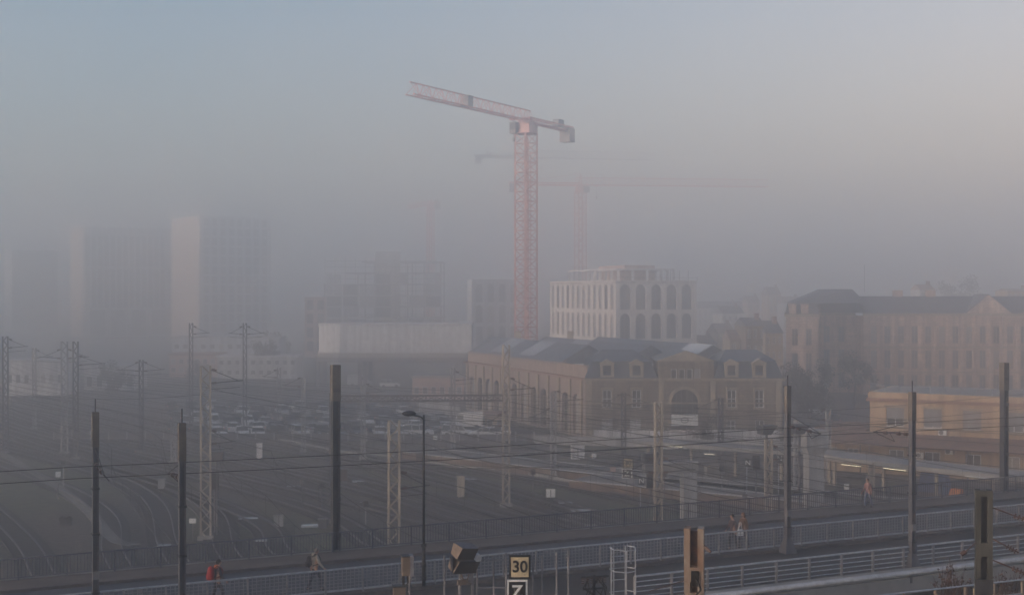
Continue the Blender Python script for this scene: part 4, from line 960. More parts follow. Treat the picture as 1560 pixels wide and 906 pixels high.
# ================================================================== TOWER CRANES
def lattice_box(b, p, q, w, h, seg, r, rd, tri=False, up=Vector((0,0,1))):
    """truss from p to q: square (or triangular) chords with zigzag bracing"""
    p, q = Vector(p), Vector(q); d = (q-p).normalized(); s = d.cross(up).normalized(); t = s.cross(d)
    offs = [s*w/2, -s*w/2, t*h] if tri else [s*w/2-t*h/2, -s*w/2-t*h/2, -s*w/2+t*h/2, s*w/2+t*h/2]
    for o in offs: b.bar(p+o, q+o, r*2)
    n = max(1, int((q-p).length/seg)); L = (q-p)/n; m = len(offs)
    for k in range(n):
        for i in range(m):
            a, c = offs[i], offs[(i+1)%m]
            if k % 2: a, c = c, a
            b.tube(p+L*k+a, p+L*(k+1)+c, rd, 4)
            b.tube(p+L*k+offs[i], p+L*k+offs[(i+1)%m], rd*.8, 4)
def crane(label, X, Y, z, mw, rot, jt, jl, cl, jw, jh, m, mj, banner=None, peak=None, cab=True):
    root = thing('tower_crane', label, 'crane', (X,Y,0), 0, 'tower cranes in the fog'); O = (0,0,0)
    b = MB(); up = Vector((cos(rot),sin(rot),0)); lattice_box(b, (0,0,0), (0,0,z-2), mw, mw, mw*.62, .17, .085, False, up); b.build('mast_lattice', m, root)
    b = MB(); b.box(-mw*.28,-mw*.28,0,mw*.28,mw*.28,z-3) if False else None
    for k in range(int((z-4)/3)): b.tube((.3*mw,-.3*mw,3*k),(.3*mw,-.3*mw,3*k+2.9),.05,4)
    b.tube((-.1*mw,-.25*mw,0),(-.1*mw,-.25*mw,z-3),.05,4); b.tube((.15*mw,-.25*mw,0),(.15*mw,-.25*mw,z-3),.05,4); b.build('ladder', mj, root)
    d = Vector((jt[0]-X, jt[1]-Y, 0)).normalized(); s = Vector((-d.y,d.x,0))
    b = MB(); b.cbox((0,0,z-1.2),(mw*1.1,mw*1.1,1.6),atan2(d.y,d.x)); b.tube((0,0,z-2.1),(0,0,z-1.9),mw*.75,16); b.tube((0,0,z-.4),(0,0,z+.2),mw*.55,14); b.build('slewing_unit', m, root)
    b = MB(); lattice_box(b, d*(-1.5)+Vector((0,0,z+.3)), d*jl+Vector((0,0,z+.3)), jw, jh, 1.7, .09, .045, True); b.build('jib_lattice', mj, root)
    b = MB(); lattice_box(b, d*0+Vector((0,0,z+.5)), -d*cl+Vector((0,0,z+.5)), jw*.9, .8, 1.8, .1, .05); b.bar(Vector((0,0,z+.2)),-d*cl+Vector((0,0,z+.2)),.35); b.build('counter_jib', mj, root)
    b = MB(); a = atan2(d.y,d.x)
    for k in range(3): c = -d*(cl-.5-k*.75); b.cbox((c.x,c.y,z-.7),(.62,jw*1.4,2.6),a)
    b.build('counterweight', 'counterweight', root)
    b = MB(); c = -d*(cl*.72); b.cbox((c.x,c.y,z+1.2),(2.2,jw*.8,1.3),a); b.build('winch', 'counterweight', root)
    if cab:
        b = MB(); c = d*1.6+s*(-jw*.9); b.cbox((c.x,c.y,z-1.1),(1.8,1.2,2.0),a); cb_ = b.build('cab', 'counterweight', root)
        b = MB(); c2 = c+d*.92; b.cbox((c2.x,c2.y,z-.9),(.04,1.0,1.1),a); b.build('cab_window', 'dark_steel', cb_)
    if banner:
        b = MB(); c = d*(jl*banner)+s*(.1); b.cbox((c.x,c.y,z+.3+jh*.5),(1.5,jw*1.05,jh*.95),a); b.build('banner', 'counterweight', root)
    b = MB(); c = d*min(jl*.12,5); b.cbox((c.x,c.y,z+.05),(1.0,jw*.8,.3),a); t = b.build('trolley', mj, root)
    b = MB(); b.tube((c.x,c.y,z-.1),(c.x,c.y,z-3.2),.04,4); b.cbox((c.x,c.y,z-3.5),(.35,.3,.7),a); b.build('hook_block', 'counterweight', t)
    if peak:
        b = MB(); b.bar(d*.6+Vector((0,0,z)),Vector((0,0,z+peak)),.3); b.bar(-d*.6+Vector((0,0,z)),Vector((0,0,z+peak)),.3)
        b.tube((0,0,z+peak),-d*cl*.9+Vector((0,0,z+.9)),.06,4); b.tube((0,0,z+peak),d*jl*.55+Vector((0,0,z+jh+.3)),.035,4); b.build('peak_frame', m, root)
    return root
crane('tallest red tower crane, its jib reaching up to the left towards us', 2.5, 228, 50.2, 2.75, R(40), (-15.5,198), 35.5, 16.6, 1.5, 1.9, 'crane_red', 'crane_pink', banner=.55)
crane('smaller red crane with a peak, behind the white arcaded block', 20.9, 391, 52.4, 2.6, R(25), (80,398), 59, 22, 1.5, 2.2, 'crane_red', 'crane_pink', peak=3.7)
crane('faint grey crane whose long level jib points right across the tallest mast', 5.2, 446, 66.5, 2.2, R(20), (56,456), 46, 18.5, 1.4, 2.6, 'counterweight', 'counterweight')
crane('barely visible crane mast above the unfinished grey building', -31.5, 495, 53.5, 2.1, R(30), (-60,560), 26, 9, 1.2, 1.6, 'crane_pink', 'crane_pink')

# ================================================================== CARS
def car_proto(name, label, kind):
    root = thing(name, label, 'van' if kind == 'van' else 'car')
    L, W = (5.2, 1.95) if kind == 'van' else (4.3, 1.78); hw = W/2
    if kind == 'van': side = [(-2.6,.35),(2.6,.35),(2.6,.95),(2.35,1.12),(1.75,1.25),(1.15,2.2),(.9,2.35),(-2.5,2.38),(-2.6,2.2)]; belt = 1.25
    else: side = [(-2.1,.3),(2.1,.3),(2.14,.62),(2.0,.82),(1.1,.95),(-1.95,1.0),(-2.12,.85)]; belt = .95
    b = MB(); b.extr(side, (0,-hw,0), (1,0,0), (0,0,1), (0,1,0), W); b.build('body', 'cabin', root)
    if kind != 'van':
        rt = {'hatch':[(-1.85,1.0),(1.05,.955),(.35,1.42),(-1.45,1.45)], 'suv':[(-2.0,1.0),(1.15,.955),(.5,1.62),(-1.85,1.66)], 'saloon':[(-1.7,1.0),(1.0,.955),(.25,1.38),(-.95,1.4)]}[kind]
        b = MB(); n = 4; y0, y1 = -hw+.06, hw-.06; t = .14
        vs = [(x,y0+(t if z>1.2 else 0),z) for x,z in rt]+[(x,y1-(t if z>1.2 else 0),z) for x,z in rt]
        b.add(vs, [(0,1,2,3),(7,6,5,4),(0,4,5,1),(1,5,6,2),(2,6,7,3),(3,7,4,0)]); b.build('glasshouse', 'glass', root)
        b = MB(); (xa,za),(xb,zb) = rt[3], rt[2]; b.add([(xa-.03,y0+t-.02,za+.005),(xb+.05,y0+t-.02,zb+.005),(xb+.05,y1-t+.02,zb+.005),(xa-.03,y1-t+.02,za+.005),(xa,y0+t+.05,za+.05),(xb,y0+t+.05,zb+.04),(xb,y1-t-.05,zb+.04),(xa,y1-t-.05,za+.05)],[(0,1,5,4),(1,2,6,5),(2,3,7,6),(3,0,4,7),(4,5,6,7),(0,3,2,1)]); b.build('roof', 'cabin', root)
        for s in (-1,1):
            for x in (rt[0][0]*.45+rt[1][0]*.1, .25): b = MB(); b.bar((x,s*(hw-.05),.98),(x-.08,s*(hw-.185),rt[2][1]-.02),.09); b.build('door_pillar', 'cabin', root)
    else:
        b = MB(); b.add([(1.79,-hw+.12,1.3),(1.2,-hw+.12,2.15),(1.2,hw-.12,2.15),(1.79,hw-.12,1.3)],[(0,3,2,1)]); 
        for s in (-1,1): b.box(.35,s*hw-.005*(1-s),1.35,1.25,s*hw+.005*(1+s),2.0)
        o = b.build('windscreen', 'glass', root); o.location = (.02,0,.01)
    for x in ((-1.3,1.32) if kind != 'van' else (-1.65,1.65)):
        for s in (-1,1):
            b = MB(); b.tube((x,s*(hw-.2),.33),(x,s*(hw+.015),.33),.33,14); b.build('wheel', 'tyre', root, None)
    for s in (-1,1):
        xx = 2.08 if kind != 'van' else 2.55
        b = MB(); b.cbox((xx+.03,s*(hw-.28),.68 if kind != 'van' else .95),(.12,.36,.16)); b.build('headlight', 'skylight', root)
        b = MB(); b.cbox((-xx-.03,s*(hw-.16),.78 if kind != 'van' else 1.1),(.1,.2,.22)); b.build('tail_light', 'crane_red', root)
    return root
protos = {k: car_proto('parked_van' if k == 'van' else 'parked_car', 'prototype vehicle to be relabelled', k) for k in ('hatch','suv','saloon','van')}
PAINT = {n: mat('car_'+n.replace(' ','_'), c, .35, .1, amt=.1, spec=.5) for n, c in {'black':(.02,.02,.024),'dark blue':(.03,.04,.08),'dark grey':(.07,.073,.08),'silver':(.36,.37,.39),'white':(.68,.68,.68),'pale grey':(.5,.51,.52),'red':(.25,.03,.03),'dark green':(.03,.05,.045)}.items()}
kmap = {}
for c in col.objects:
    if c.parent is not None: kmap.setdefault(c.parent.name, []).append(c)
used = set(); KW = {'hatch':'hatchback','suv':'tall estate car','saloon':'saloon','van':'van'}
def put_car(kind, paint, x, y, rz, label, group):
    sw = {'body':[PAINT[paint]],'roof':[PAINT[paint]],'door_pillar':[PAINT[paint]]}
    if kind in used: r = copy_tree(protos[kind], (x,y,.006), rz, label, None, sw, kmap)
    else:
        used.add(kind); r = protos[kind]; r.location = (x,y,.006); r.rotation_euler = (0,0,rz); r['label'] = label
        for k in kmap[r.name]:
            n = k.name.split('.')[0]
            if n in sw: k.material_slots[0].link = 'OBJECT'; k.material_slots[0].material = sw[n][0]
    r['group'] = group; r['category'] = 'van' if kind == 'van' else 'car'; return r
ORD = ['first','second','third','fourth','fifth','sixth','seventh','eighth','ninth','tenth','eleventh','twelfth','thirteenth','fourteenth','fifteenth']
rowsC = [('front parking row', 177.0, -46, 2.75, 15, 0), ('second parking row', 183.0, -48, 2.8, 15, 1), ('third parking row', 191.5, -48, 2.9, 14, 0), ('fourth parking row', 198, -52, 3.1, 14, 1), ('fifth parking row', 208, -54, 3.3, 13, 0), ('sixth and farthest parking row', 217, -58, 3.6, 13, 1)]
rc = random.Random(11)
for nm, y, x0, st, n, par in rowsC:
    for i in range(n):
        x = x0+st*i+rc.uniform(-.35,.35); yy = y+rc.uniform(-1.1,1.1)
        if rc.random() < .03: continue
        if x > 6-(yy-178)*.42: continue
        kind = rc.choice(['hatch','hatch','suv','saloon','suv']); paint = rc.choice(['black','dark blue','dark grey','dark blue','silver','white','pale grey','dark grey','black','white','dark green','silver','dark grey','black','dark blue'])
        rz = (pi/2 if par else -pi/2)+R(20)+rc.uniform(-.12,.12)
        if i > n-4 and nm.startswith('front'): rz = rc.choice([0,pi])+rc.uniform(-.05,.05); kind, paint, x = 'suv', 'white', x0+st*i+(i-n+3)*2.6
        put_car(kind, paint, x, yy, rz, f'{paint} {KW[kind]}, {ORD[i]} from the left in the {nm}', 'cars parked in the yard car park')
for px, py, kind, paint, rz, lab in ((712,652,'van','white',pi*.93,'white van parked between the ochre kiosk and the street lamp head'),(737,667,'hatch','white',pi,'white hatchback standing nearest the fence, in front of the kiosk'),
    (548,588,'van','pale grey',.2,'pale van standing under the raised hall, left one'),(594,590,'suv','white',.1,'white car under the middle of the raised hall'),(1020,686,'hatch','pale grey',0,'pale car behind the platform canopy below the portal'),
    (1247,632,'suv','white',pi/2+.4,'white car parked under the dark trees beside the long stone building'),(1262,646,'suv','dark blue',pi/2+.3,'dark blue car parked under the trees, behind the pale blue one'),(1252,660,'hatch','silver',.35,'silver car parked nearest the ochre annex')):
    g = G(px,py); put_car(kind, paint, g.x, g.y, rz, lab, 'vehicles parked around the buildings')
# box lorry
g = G(668,640); root = thing('box_lorry', 'white box lorry parked behind the street lamp head', 'lorry', (g.x,g.y,.006), .12)
b = MB(); b.box(-3.0,-1.15,.9,1.6,1.15,3.3); b.build('cargo_box', 'cabin', root)
b = MB(); b.extr([(1.7,.5),(3.4,.5),(3.4,1.4),(3.1,2.3),(1.7,2.35)],(0,-1.05,0),(1,0,0),(0,0,1),(0,1,0),2.1); cb_ = b.build('cab', 'cabin', root)
b = MB(); b.add([(3.42,-.95,1.45),(3.42,.95,1.45),(3.13,.95,2.2),(3.13,-.95,2.2)],[(0,1,2,3)]); b.build('windscreen', 'glass', cb_)
b = MB(); b.box(-3,-.5,.55,1.69,.5,.89); b.build('chassis', 'dark_steel', root)
for x in (-1.9,2.4):
    for s in (-1,1): b = MB(); b.tube((x,s*.75,.45),(x,s*1.08,.45),.45,14); b.build('wheel', 'tyre', root)

# car park fence of pale posts
a, c = Vector((-62,173.2,0)), Vector((7,171,0)); u = (c-a).normalized(); L = (c-a).length
root = thing('post_fence', 'low fence with pale posts between the car park and the tracks', 'fence', a, atan2(u.y,u.x))
b = MB(); b.box(0,-.02,.15,L,.02,1.0); b.build('mesh_panel', 'mid_steel', root)
pb2 = MB(); pb2.box(-.09,-.09,0,.09,.09,1.35); po = pb2.build('post', 'pale_concrete', root); po.location = (0,0,0)
for k in range(1,28): q = po.copy(); col.objects.link(q); q.parent = root; q.location = (k*2.5,0,0)
root = thing('low_wall', 'low pale concrete wall along the foot of the station building', 'wall', (3,168.5,0))
b = MB(); b.prism([(0,0),(34,-7),(34.1,-6.7),(.1,.3)], 0, 1.1); b.build('wall_body', 'pale_concrete', root)
root = thing('yard_fence', 'pale panel fence below the arched portal of the station', 'fence', (11,172.3,0))
b = MB(); b.box(0,0,.1,25,.08,1.5); b.build('fence_panel', 'tower_grey', root)
for k in range(11): b = MB(); b.box(k*2.5-.06,-.1,0,k*2.5+.06,-.003,1.75); b.build('post', 'pale_concrete', root)

# ================================================================== TREES
def tree(label, p, h, r, lm, nl=1400, leaf=.38, rz=None, cat='tree', name='tree', flatn=.8, seed=0):
    rnd = random.Random(seed); root = thing(name, label, cat, p); rz = rz or r*flatn
    b = MB(); t0 = h-rz*1.6 if name == 'tree' else .3; b.tube((0,0,0),(.1,0,t0),.05*h**.8,8,.03*h**.8)
    cz = h-rz; cl = []
    for k in range(18):
        while True:
            v = Vector((rnd.uniform(-1,1),rnd.uniform(-1,1),rnd.uniform(-1,1)))
            if .3 < v.length < .95: break
        cl.append((Vector((v.x*r,v.y*r,cz+v.z*rz)), rnd.uniform(.22,.42)*r))
    for c, _ in cl[:11]: b.tube((.1,0,t0-.1),c*.55+Vector((0,0,t0*.45)),.018*h**.8,5,.012*h**.8); b.tube(c*.55+Vector((0,0,t0*.45)),c,.012*h**.8,5,.004*h)
    b.build('trunk', 'bark', root)
    b = MB()
    for k in range(nl):
        c, cr = rnd.choice(cl); v = Vector((rnd.gauss(0,1),rnd.gauss(0,1),rnd.gauss(0,1))).normalized()*cr*rnd.random()**.45; o = c+v
        if o.z < .15: o.z = .15
        a = Vector((rnd.gauss(0,1),rnd.gauss(0,1),rnd.gauss(0,1))).normalized(); e = a.orthogonal().normalized(); s = leaf*rnd.uniform(.6,1.2)
        b.add([o-a*s*.5, o+e*s*.28, o+a*s*.5, o-e*s*.28],[(0,1,2,3)])
    b.build('crown', lm, root)
g = G(1272,658); tree('large dark tree in the gap between station and ochre building', (g.x+.8,205,0), 9.3, 5.2, 'leaf_dark', 3600, .5, seed=1)
tree('smaller dark tree left of the large one in front of the long building', (47.2,202,0), 7.0, 3.3, 'leaf_dark', 1900, .45, seed=2)
tree('round bushy tree in front of the shaded wing of the long building', (59.5,222,0), 9.2, 3.6, 'leaf_dark', 1800, .5, seed=12)
tree('brown bare looking bush right of the arched portal', (at(1082,665,170).x,170,0), 3.3, 2.3, 'leaf_brown', 1400, .3, name='bush', cat='bush', seed=3)
tree('huge dim tree dome on the skyline above the slate roof', (147,420,0), 24.5, 7.5, 'leaf_dark', 2600, .9, seed=4)
tree('dark tree in the gap between tower and unfinished building', (-63,335,0), 9.5, 4.5, 'leaf_dark', 1500, .6, seed=5)
tree('dark tree just left of the raised hall', (-58,300,0), 8.5, 4.0, 'leaf_dark', 1500, .6, seed=6)
tree('rounded tree beside the pale low warehouse at the far left', (-78,250,0), 6.2, 3.4, 'leaf_dark', 1300, .5, seed=7)
tree('small hazy tree standing behind the white cabins', (-66,270,0), 5.5, 2.8, 'leaf_dark', 1100, .5, seed=8)
tree('hedge like tree clump at the end of the hazy street', (57.5,350,0), 9, 5, 'leaf_dark', 1500, .7, seed=9)
tree('grey green tree near the pale gabled house', (54,300,0), 7, 3, 'leaf_dark', 1200, .5, seed=10)
for i, (px,py,h_,lab) in enumerate(((470,646,2.6,'ochre green bush among the parked cars, left of the broad pole'),(590,640,2.4,'green bush between the parked cars, above the zigzag mast'),(420,668,2.0,'low bush at the left end of the car park'),(540,655,1.8,'low bush in the middle of the car park'))):
    g = G(px,py); tree(lab, g, h_, h_*.85, 'leaf_brown' if i % 2 == 0 else 'leaf_dark', 700, .28, name='bush', cat='bush', seed=20+i)
for i, (px,py,lab) in enumerate(((825,775,'tangled bare shrub beside the round white board'),(1055,772,'dark scrub at the foot of the concrete gantry pillar'))):
    g = G(px,py); tree(lab, g, 1.9, 1.5, 'leaf_brown', 420, .2, name='shrub', cat='shrub', seed=30+i)

# ================================================================== CATENARY MASTS IN THE YARD
def lattice_mast(label, px, pyb, pyt, wd=.62, arms=(), m='beige_concrete', upper=None, y=None):
    g = G(px, pyb); z = CZ-(pyt-HY)/F*g.y; root = thing('lattice_mast', label, 'mast', (g.x,g.y,0), R(8), 'catenary masts of the yard')
    for s in (-1,1):
        b = MB(); b.box(s*wd/2-.075,-.14,0,s*wd/2+.075,.14,z); b.build('leg', m, root)
    b = MB(); n = int(z/.55); 
    for k in range(n):
        s = 1 if k % 2 else -1
        for y_ in (-.11,.11): b.bar((-s*(wd/2-.08),y_,z*k/n),(s*(wd/2-.08),y_,z*(k+1)/n),.07)
    b.build('lacing', m, root)
    b = MB(); b.box(-wd/2-.25,-.4,0,wd/2+.25,.4,.35); b.build('footing', 'concrete', root)
    for s, zf, L in arms:
        zz = z*zf; x0 = s*wd/2; b = MB(); b.tube((x0,0,zz),(x0+s*L,0,zz+.2),.045,6); b.tube((x0,0,zz+1.1),(x0+s*L*.85,0,zz+.2),.03,5); b.tube((x0,0,zz-.5),(x0+s*L*.9,0,zz-.35),.028,5); a = b.build('bracket_arm', 'dark_steel', root)
        for dz in (0,1.1): b = MB(); b.tube((x0+s*.12,0,zz+dz),(x0+s*.5,0,zz+dz+.03*(1-dz)-.2*dz*.4),.09,8); b.build('insulator', 'insulator', a)
    return root
lattice_mast('tall pale lattice mast with a signal box, left of the broad dark pole', 313, 822, 557, .75, ((1,.9,2.6),(1,.55,2.0)))
lattice_mast('short lattice mast with zigzag lacing directly left of the street lamp', 600, 915, 640, .68, ((1,.62,2.0),))
lattice_mast('tall pale lattice mast carrying the long signal beam, in front of the station side wall', 771, 772, 525, .6, ((1,.72,2.4),(-1,.5,2.0)))
lattice_mast('pale slotted mast standing in front of the arched portal', 1003, 850, 613, .5, ((1,.55,2.6),(-1,.55,2.2)))
lattice_mast('beige mast between the two white lettered N boards on the right', 1171, 830, 668, .5, ((1,.8,1.8),))
lattice_mast('slim pale mast at the platform end left of the ochre building', 1328, 772, 705, .45, ())
lattice_mast('hazy double mast rising at the far left of the tracks', 98, 692, 520, .7, ((1,.85,2.6),(-1,.85,2.6)), 'pale_concrete')
lattice_mast('hazy dark mast just right of the far left double mast', 115, 700, 520, .55, ((1,.8,3.2),), 'mid_steel')
lattice_mast('thin hazy mast in front of the blank lit tower wall', 291, 660, 492, .45, ((1,.9,2.4),), 'mid_steel')
lattice_mast('thin hazy mast in front of the window tower', 373, 664, 492, .45, ((1,.9,2.4),(-1,.9,2.0)), 'mid_steel')
lattice_mast('pale hazy mast between the two grey bridge poles', 264, 706, 640, .5, (), 'pale_concrete')
lattice_mast('hazy mast near the left frame edge beyond the tracks', 8, 690, 512, .6, ((1,.9,2.4),), 'mid_steel')
lattice_mast('faint mast behind the wide gap left of the car park', 425, 660, 560, .45, ((-1,.85,2.2),), 'pale_concrete')
lattice_mast('pale mast among the wires in front of the left half of the station', 843, 730, 598, .5, ((1,.9,3.0),(-1,.7,2.4)), 'pale_concrete')
lattice_mast('pale mast beside the station right corner, behind the steel pole', 1214, 752, 640, .45, ((-1,.8,2.4),), 'pale_concrete')
lattice_mast('thin mast standing in front of the left end of the station side wall', 690, 690, 560, .45, ((1,.85,2.6),), 'pale_concrete')
lattice_mast('thin dark mast in front of the station between its left windows and the portal', 950, 716, 598, .45, ((1,.85,2.8),(-1,.85,2.2)), 'mid_steel')
lattice_mast('thin dark mast in front of the right wing of the station', 1098, 722, 606, .45, ((-1,.85,2.8),), 'mid_steel')
lattice_mast('thin pale mast low in front of the parked cars, left of the zigzag mast', 553, 700, 585, .45, ((1,.88,2.4),), 'pale_concrete')
lattice_mast('thin pale mast among the parked cars near the left end of the car park', 462, 690, 575, .42, ((-1,.88,2.4),), 'pale_concrete')
lattice_mast('thin dark mast rising before the pink low building', 215, 690, 548, .45, ((1,.88,2.6),(-1,.88,2.6)), 'mid_steel')
lattice_mast('thin pale mast at the left beside the low warehouse', 52, 655, 530, .45, ((1,.88,2.4),), 'pale_concrete')
lattice_mast('thin pale mast left of the ochre annex, behind the thick pillar', 1262, 735, 622, .42, ((-1,.85,2.0),), 'pale_concrete')
# signal beam from mast to mast
g = G(771,772); 
root = thing('signal_gantry', 'long thin signal beam spanning from the tall lattice mast to the left', 'gantry', (g.x,g.y,0))
b = MB(); z = CZ-(606-HY)/F*g.y; lattice_box(b, (-.3,0,z), (-16.5,1.0,z-.15), .7, .5, .9, .06, .03); b.build('beam_lattice', 'mid_steel', root)
b = MB(); b.box(-16.6,.7,0,-16.2,1.3,z+.4); b.build('post', 'mid_steel', root)

def cabinet_signal(label, p, rz, h, letter=None, hood=True, group=None, zb=0.0):
    """colour light signal seen from behind: post, black backboard, hood"""
    root = thing('railway_signal', label, 'signal', p, rz, group)
    b = MB(); b.tube((0,0,zb),(0,0,h),.07,8); b.build('post', 'mid_steel', root)
    b = MB(); b.box(-.32,-.12,h-1.25,.32,.1,h+.1); b.build('signal_head', 'black', root)
    if letter:
        b = MB(); b.box(-1.05,-.14,h-.95,-.5,-.1,h-.2); bd = b.build('letter_board', 'black', root)
        lettering(letter, .66, 'sign_white', bd, (-.775,-.15,h-.575)); b = MB(); b.box(-.9,-.1,zb,-.82,-.04,h-.2); b.build('board_post', 'galv', root)
    return root
g = G(990,778); cabinet_signal('dark signal with a white letter N beside it, left of the concrete gantry', (g.x,g.y,0), 0, 3.35, 'N')
g = G(1152,778); cabinet_signal('dark signal with letter N, left of the beige mast', (g.x,g.y,0), 0, 5.0, 'N', group='paired signals')
g = G(1200,772); cabinet_signal('dark signal with letter N, right of the beige mast', (g.x,g.y,0), 0, 5.1, 'N', group='paired signals')
g = G(327,812); cabinet_signal('dark oval signal head fixed beside the tall lattice mast', (g.x,g.y,0), 0, 4.9)
b = MB(); g = G(331,815); root = thing('relay_box', 'dark box hung high on the tall lattice mast at the left', 'box', (g.x,g.y-.2,0))
b.box(-.55,-.25,6.2,.55,.25,6.9); b.build('casing', 'mid_steel', root); b = MB(); b.tube((0,0,0),(0,0,6.2),.05,6); b.build('post', 'mid_steel', root)

# concrete gantries with heavy pillars
def pillar(label, px, pyb, pyt, wpx, cap=None, beam=None, m='pale_concrete'):
    g = G(px,pyb); z = CZ-(pyt-HY)/F*g.y; w_ = wpx/F*g.y/2; root = thing('concrete_gantry', label, 'gantry', (g.x,g.y,0), R(12))
    b = MB(); b.box(-w_,-w_*.8,0,w_,w_*.8,z); b.build('pillar', m, root)
    if cap:
        b = MB(); b.prism([(-w_,-w_*.8),(w_,-w_*.8),(w_,w_*.8),(-w_,w_*.8)], z, z+.5, 0, [(-w_*1.4,-w_*1.1),(w_*1.4,-w_*1.1),(w_*1.4,w_*1.1),(-w_*1.4,w_*1.1)]); b.box(-w_*1.4,-w_*1.1,z+.5,w_*1.4,w_*1.1,z+cap); b.build('capital', m, root)
    if beam:
        x0, x1, h = beam; b = MB(); b.box(x0,-w_*.7,z+.003,x1,w_*.7,z+h); b.build('beam', 'concrete', root)
        b = MB(); b.box(x0-.05,-w_*.75,z+h+.003,x1+.05,w_*.75,z+h+.09); b.build('beam_cap', 'pale_concrete', root)
    return root
pillar('pale concrete pillar with a short beam reaching left, beside the N signal', 1049, 796, 719, 21, None, (-4.1,.75,.85))
pillar('thick pale concrete pillar with a flared head, right of the steel pole', 1240, 781, 690, 25, 2.1)
def hooded(label, p, rz, s=1.0, group=None, post=True, m='dark_steel'):
    root = thing('signal_hood', label, 'signal', p, rz, group)
    b = MB(); b.extr([(-.5*s,0),(.15*s,0),(.65*s,.62*s),(-.5*s,.62*s)],(0,-.45*s,0),(1,0,0),(0,0,1),(0,1,0),.9*s); b.build('hood', m, root)
    if post: b = MB(); b.tube((0,0,-p[2]),(0,0,-.003),.09*s,8); b.build('post', 'mid_steel', root)
    return root
p = at(1168,661,112); hooded('dark hooded signal high up just left of the steel pole', p, R(15), 1.25, 'high hooded signals')
p = at(1218,660,112); hooded('dark hooded signal high up just right of the steel pole', p, R(15), 1.25, 'high hooded signals')
p = at(991,704,110.5); hooded('dark hooded signal box standing on the concrete gantry beam', (p.x,p.y,p.z), R(12), 1.3, None, False)
# square speed boards
def board(name, label, p, w_, h_, txt, back, fg, border, size, zpost, group=None, rz=0.0):
    root = thing(name, label, 'sign', p, rz, group)
    b = MB(); b.box(-w_/2,-.03,-h_/2,w_/2,.03,h_/2); b.build('frame', border, root)
    b = MB(); b.box(-w_/2+.045*w_*2,-.045,-h_/2+.045*w_*2,w_/2-.045*w_*2,-.032,h_/2-.045*w_*2); b.build('panel', back, root)
    if txt: lettering(txt, size, fg, root, (0,-.05,0))
    if zpost: b = MB(); b.tube((0,.07,-zpost),(0,.07,h_/2),.04,6); b.build('post', 'mid_steel', root)
    return root
g = G(956,770); d = g.y
p = at(957,705,d); board('speed_board', 'faded square 30 board above the Z board in the yard', p, 1.0, 1.0, '30', 'sign_beige', 'black', 'black', .62, None)
p = at(955,721,d); board('letter_board', 'square Z board in the yard, white Z on black with pale frame', p, .95, .95, 'Z', 'black', 'sign_white', 'sign_white', .75, p.z)
g = G(839,790); p = at(839,751,g.y); board('round_board', 'round white board with a dark bar on a thin post in the yard', p, .8, .72, None, 'sign_white', 'black', 'sign_white', .4, p.z)
root = bpy.data.objects['round_board']; b = MB(); b.box(-.04,-.06,-.3,.04,-.047,.3); b.build('dark_bar', 'mid_steel', root)
g = G(293,822); p = at(293,793,g.y); board('white_plate', 'small white plate on a thin post left of the tall lattice mast', p, .55, .38, None, 'sign_white', 'black', 'sign_white', .3, p.z)
g = G(934,760); p = at(934,715,g.y); board('red_board', 'faded reddish round board left of the Z board', p, .55, .5, None, 'pink_wall', 'black', 'pink_wall', .3, p.z)

# ================================================================== SMALL THINGS ALONG THE TRACKS
for i, (px,py,L,lab) in enumerate(((378,791,1.7,'between the lattice mast and the broad dark pole'),(447,742,1.4,'left of the broad dark pole, in mid yard'),(546,734,1.3,'just right of the broad dark pole'),(717,731,1.2,'right of the grey stump in mid yard'),
      (861,767,1.3,'right of the round white board'),(473,802,1.6,'at the foot of the broad dark pole'),(555,766,.8,'left of the short zigzag mast'),(250,833,1.0,'behind the bar fence near the second pole'),(398,825,1.0,'behind the bar fence, left of the broad pole'),(885,779,1.8,'behind the fence below the white board'),(1098,747,1.2,'right of the concrete gantry pillar'),(60,640,2.0,'far away at the left of the yard'))):
    g = G(px,py); root = thing('trackside_marker', 'small whitish marker lying '+lab, 'marker', g, R(8), 'pale markers lying among the tracks'); b = MB(); b.box(-L/2,-.35,.0,L/2,.35,.16); b.build('marker_top', 'skylight', root)
for i, (px,py,h_,m,lab) in enumerate(((702,756,1.9,'beige_concrete','beige concrete stump standing alone in mid yard'),(395,700,1.9,'tower_grey','blue grey stump left of the broad dark pole'),(246,745,1.0,'pale_concrete','short pale stump between the two left poles'),(1432,765,.7,'sign_white','short white stump on the platform near the broad column'))):
    g = G(px,py); root = thing('concrete_stump', lab, 'stump', g, R(10)); b = MB(); b.box(-.34,-.3,0,.34,.3,h_); b.box(-.38,-.34,h_+.002,.38,.34,h_+.1); b.build('block', m, root)
def relay(px, py, s, m, lab):
    g = G(px,py); root = thing('relay_cabinet', lab, 'cabinet', g, R(10)); b = MB(); b.box(-.5*s,-.3*s,.1,.5*s,.3*s,1.2*s); b.build('casing', m, root)
    b = MB(); b.box(-.56*s,-.36*s,1.2*s+.003,.56*s,.36*s,1.2*s+.08); b.build('lid', 'concrete', root); b = MB(); b.box(-.01,-.3*s-.02,.2,.01,-.3*s-.003,1.1*s); b.build('door_seam', 'black', root)
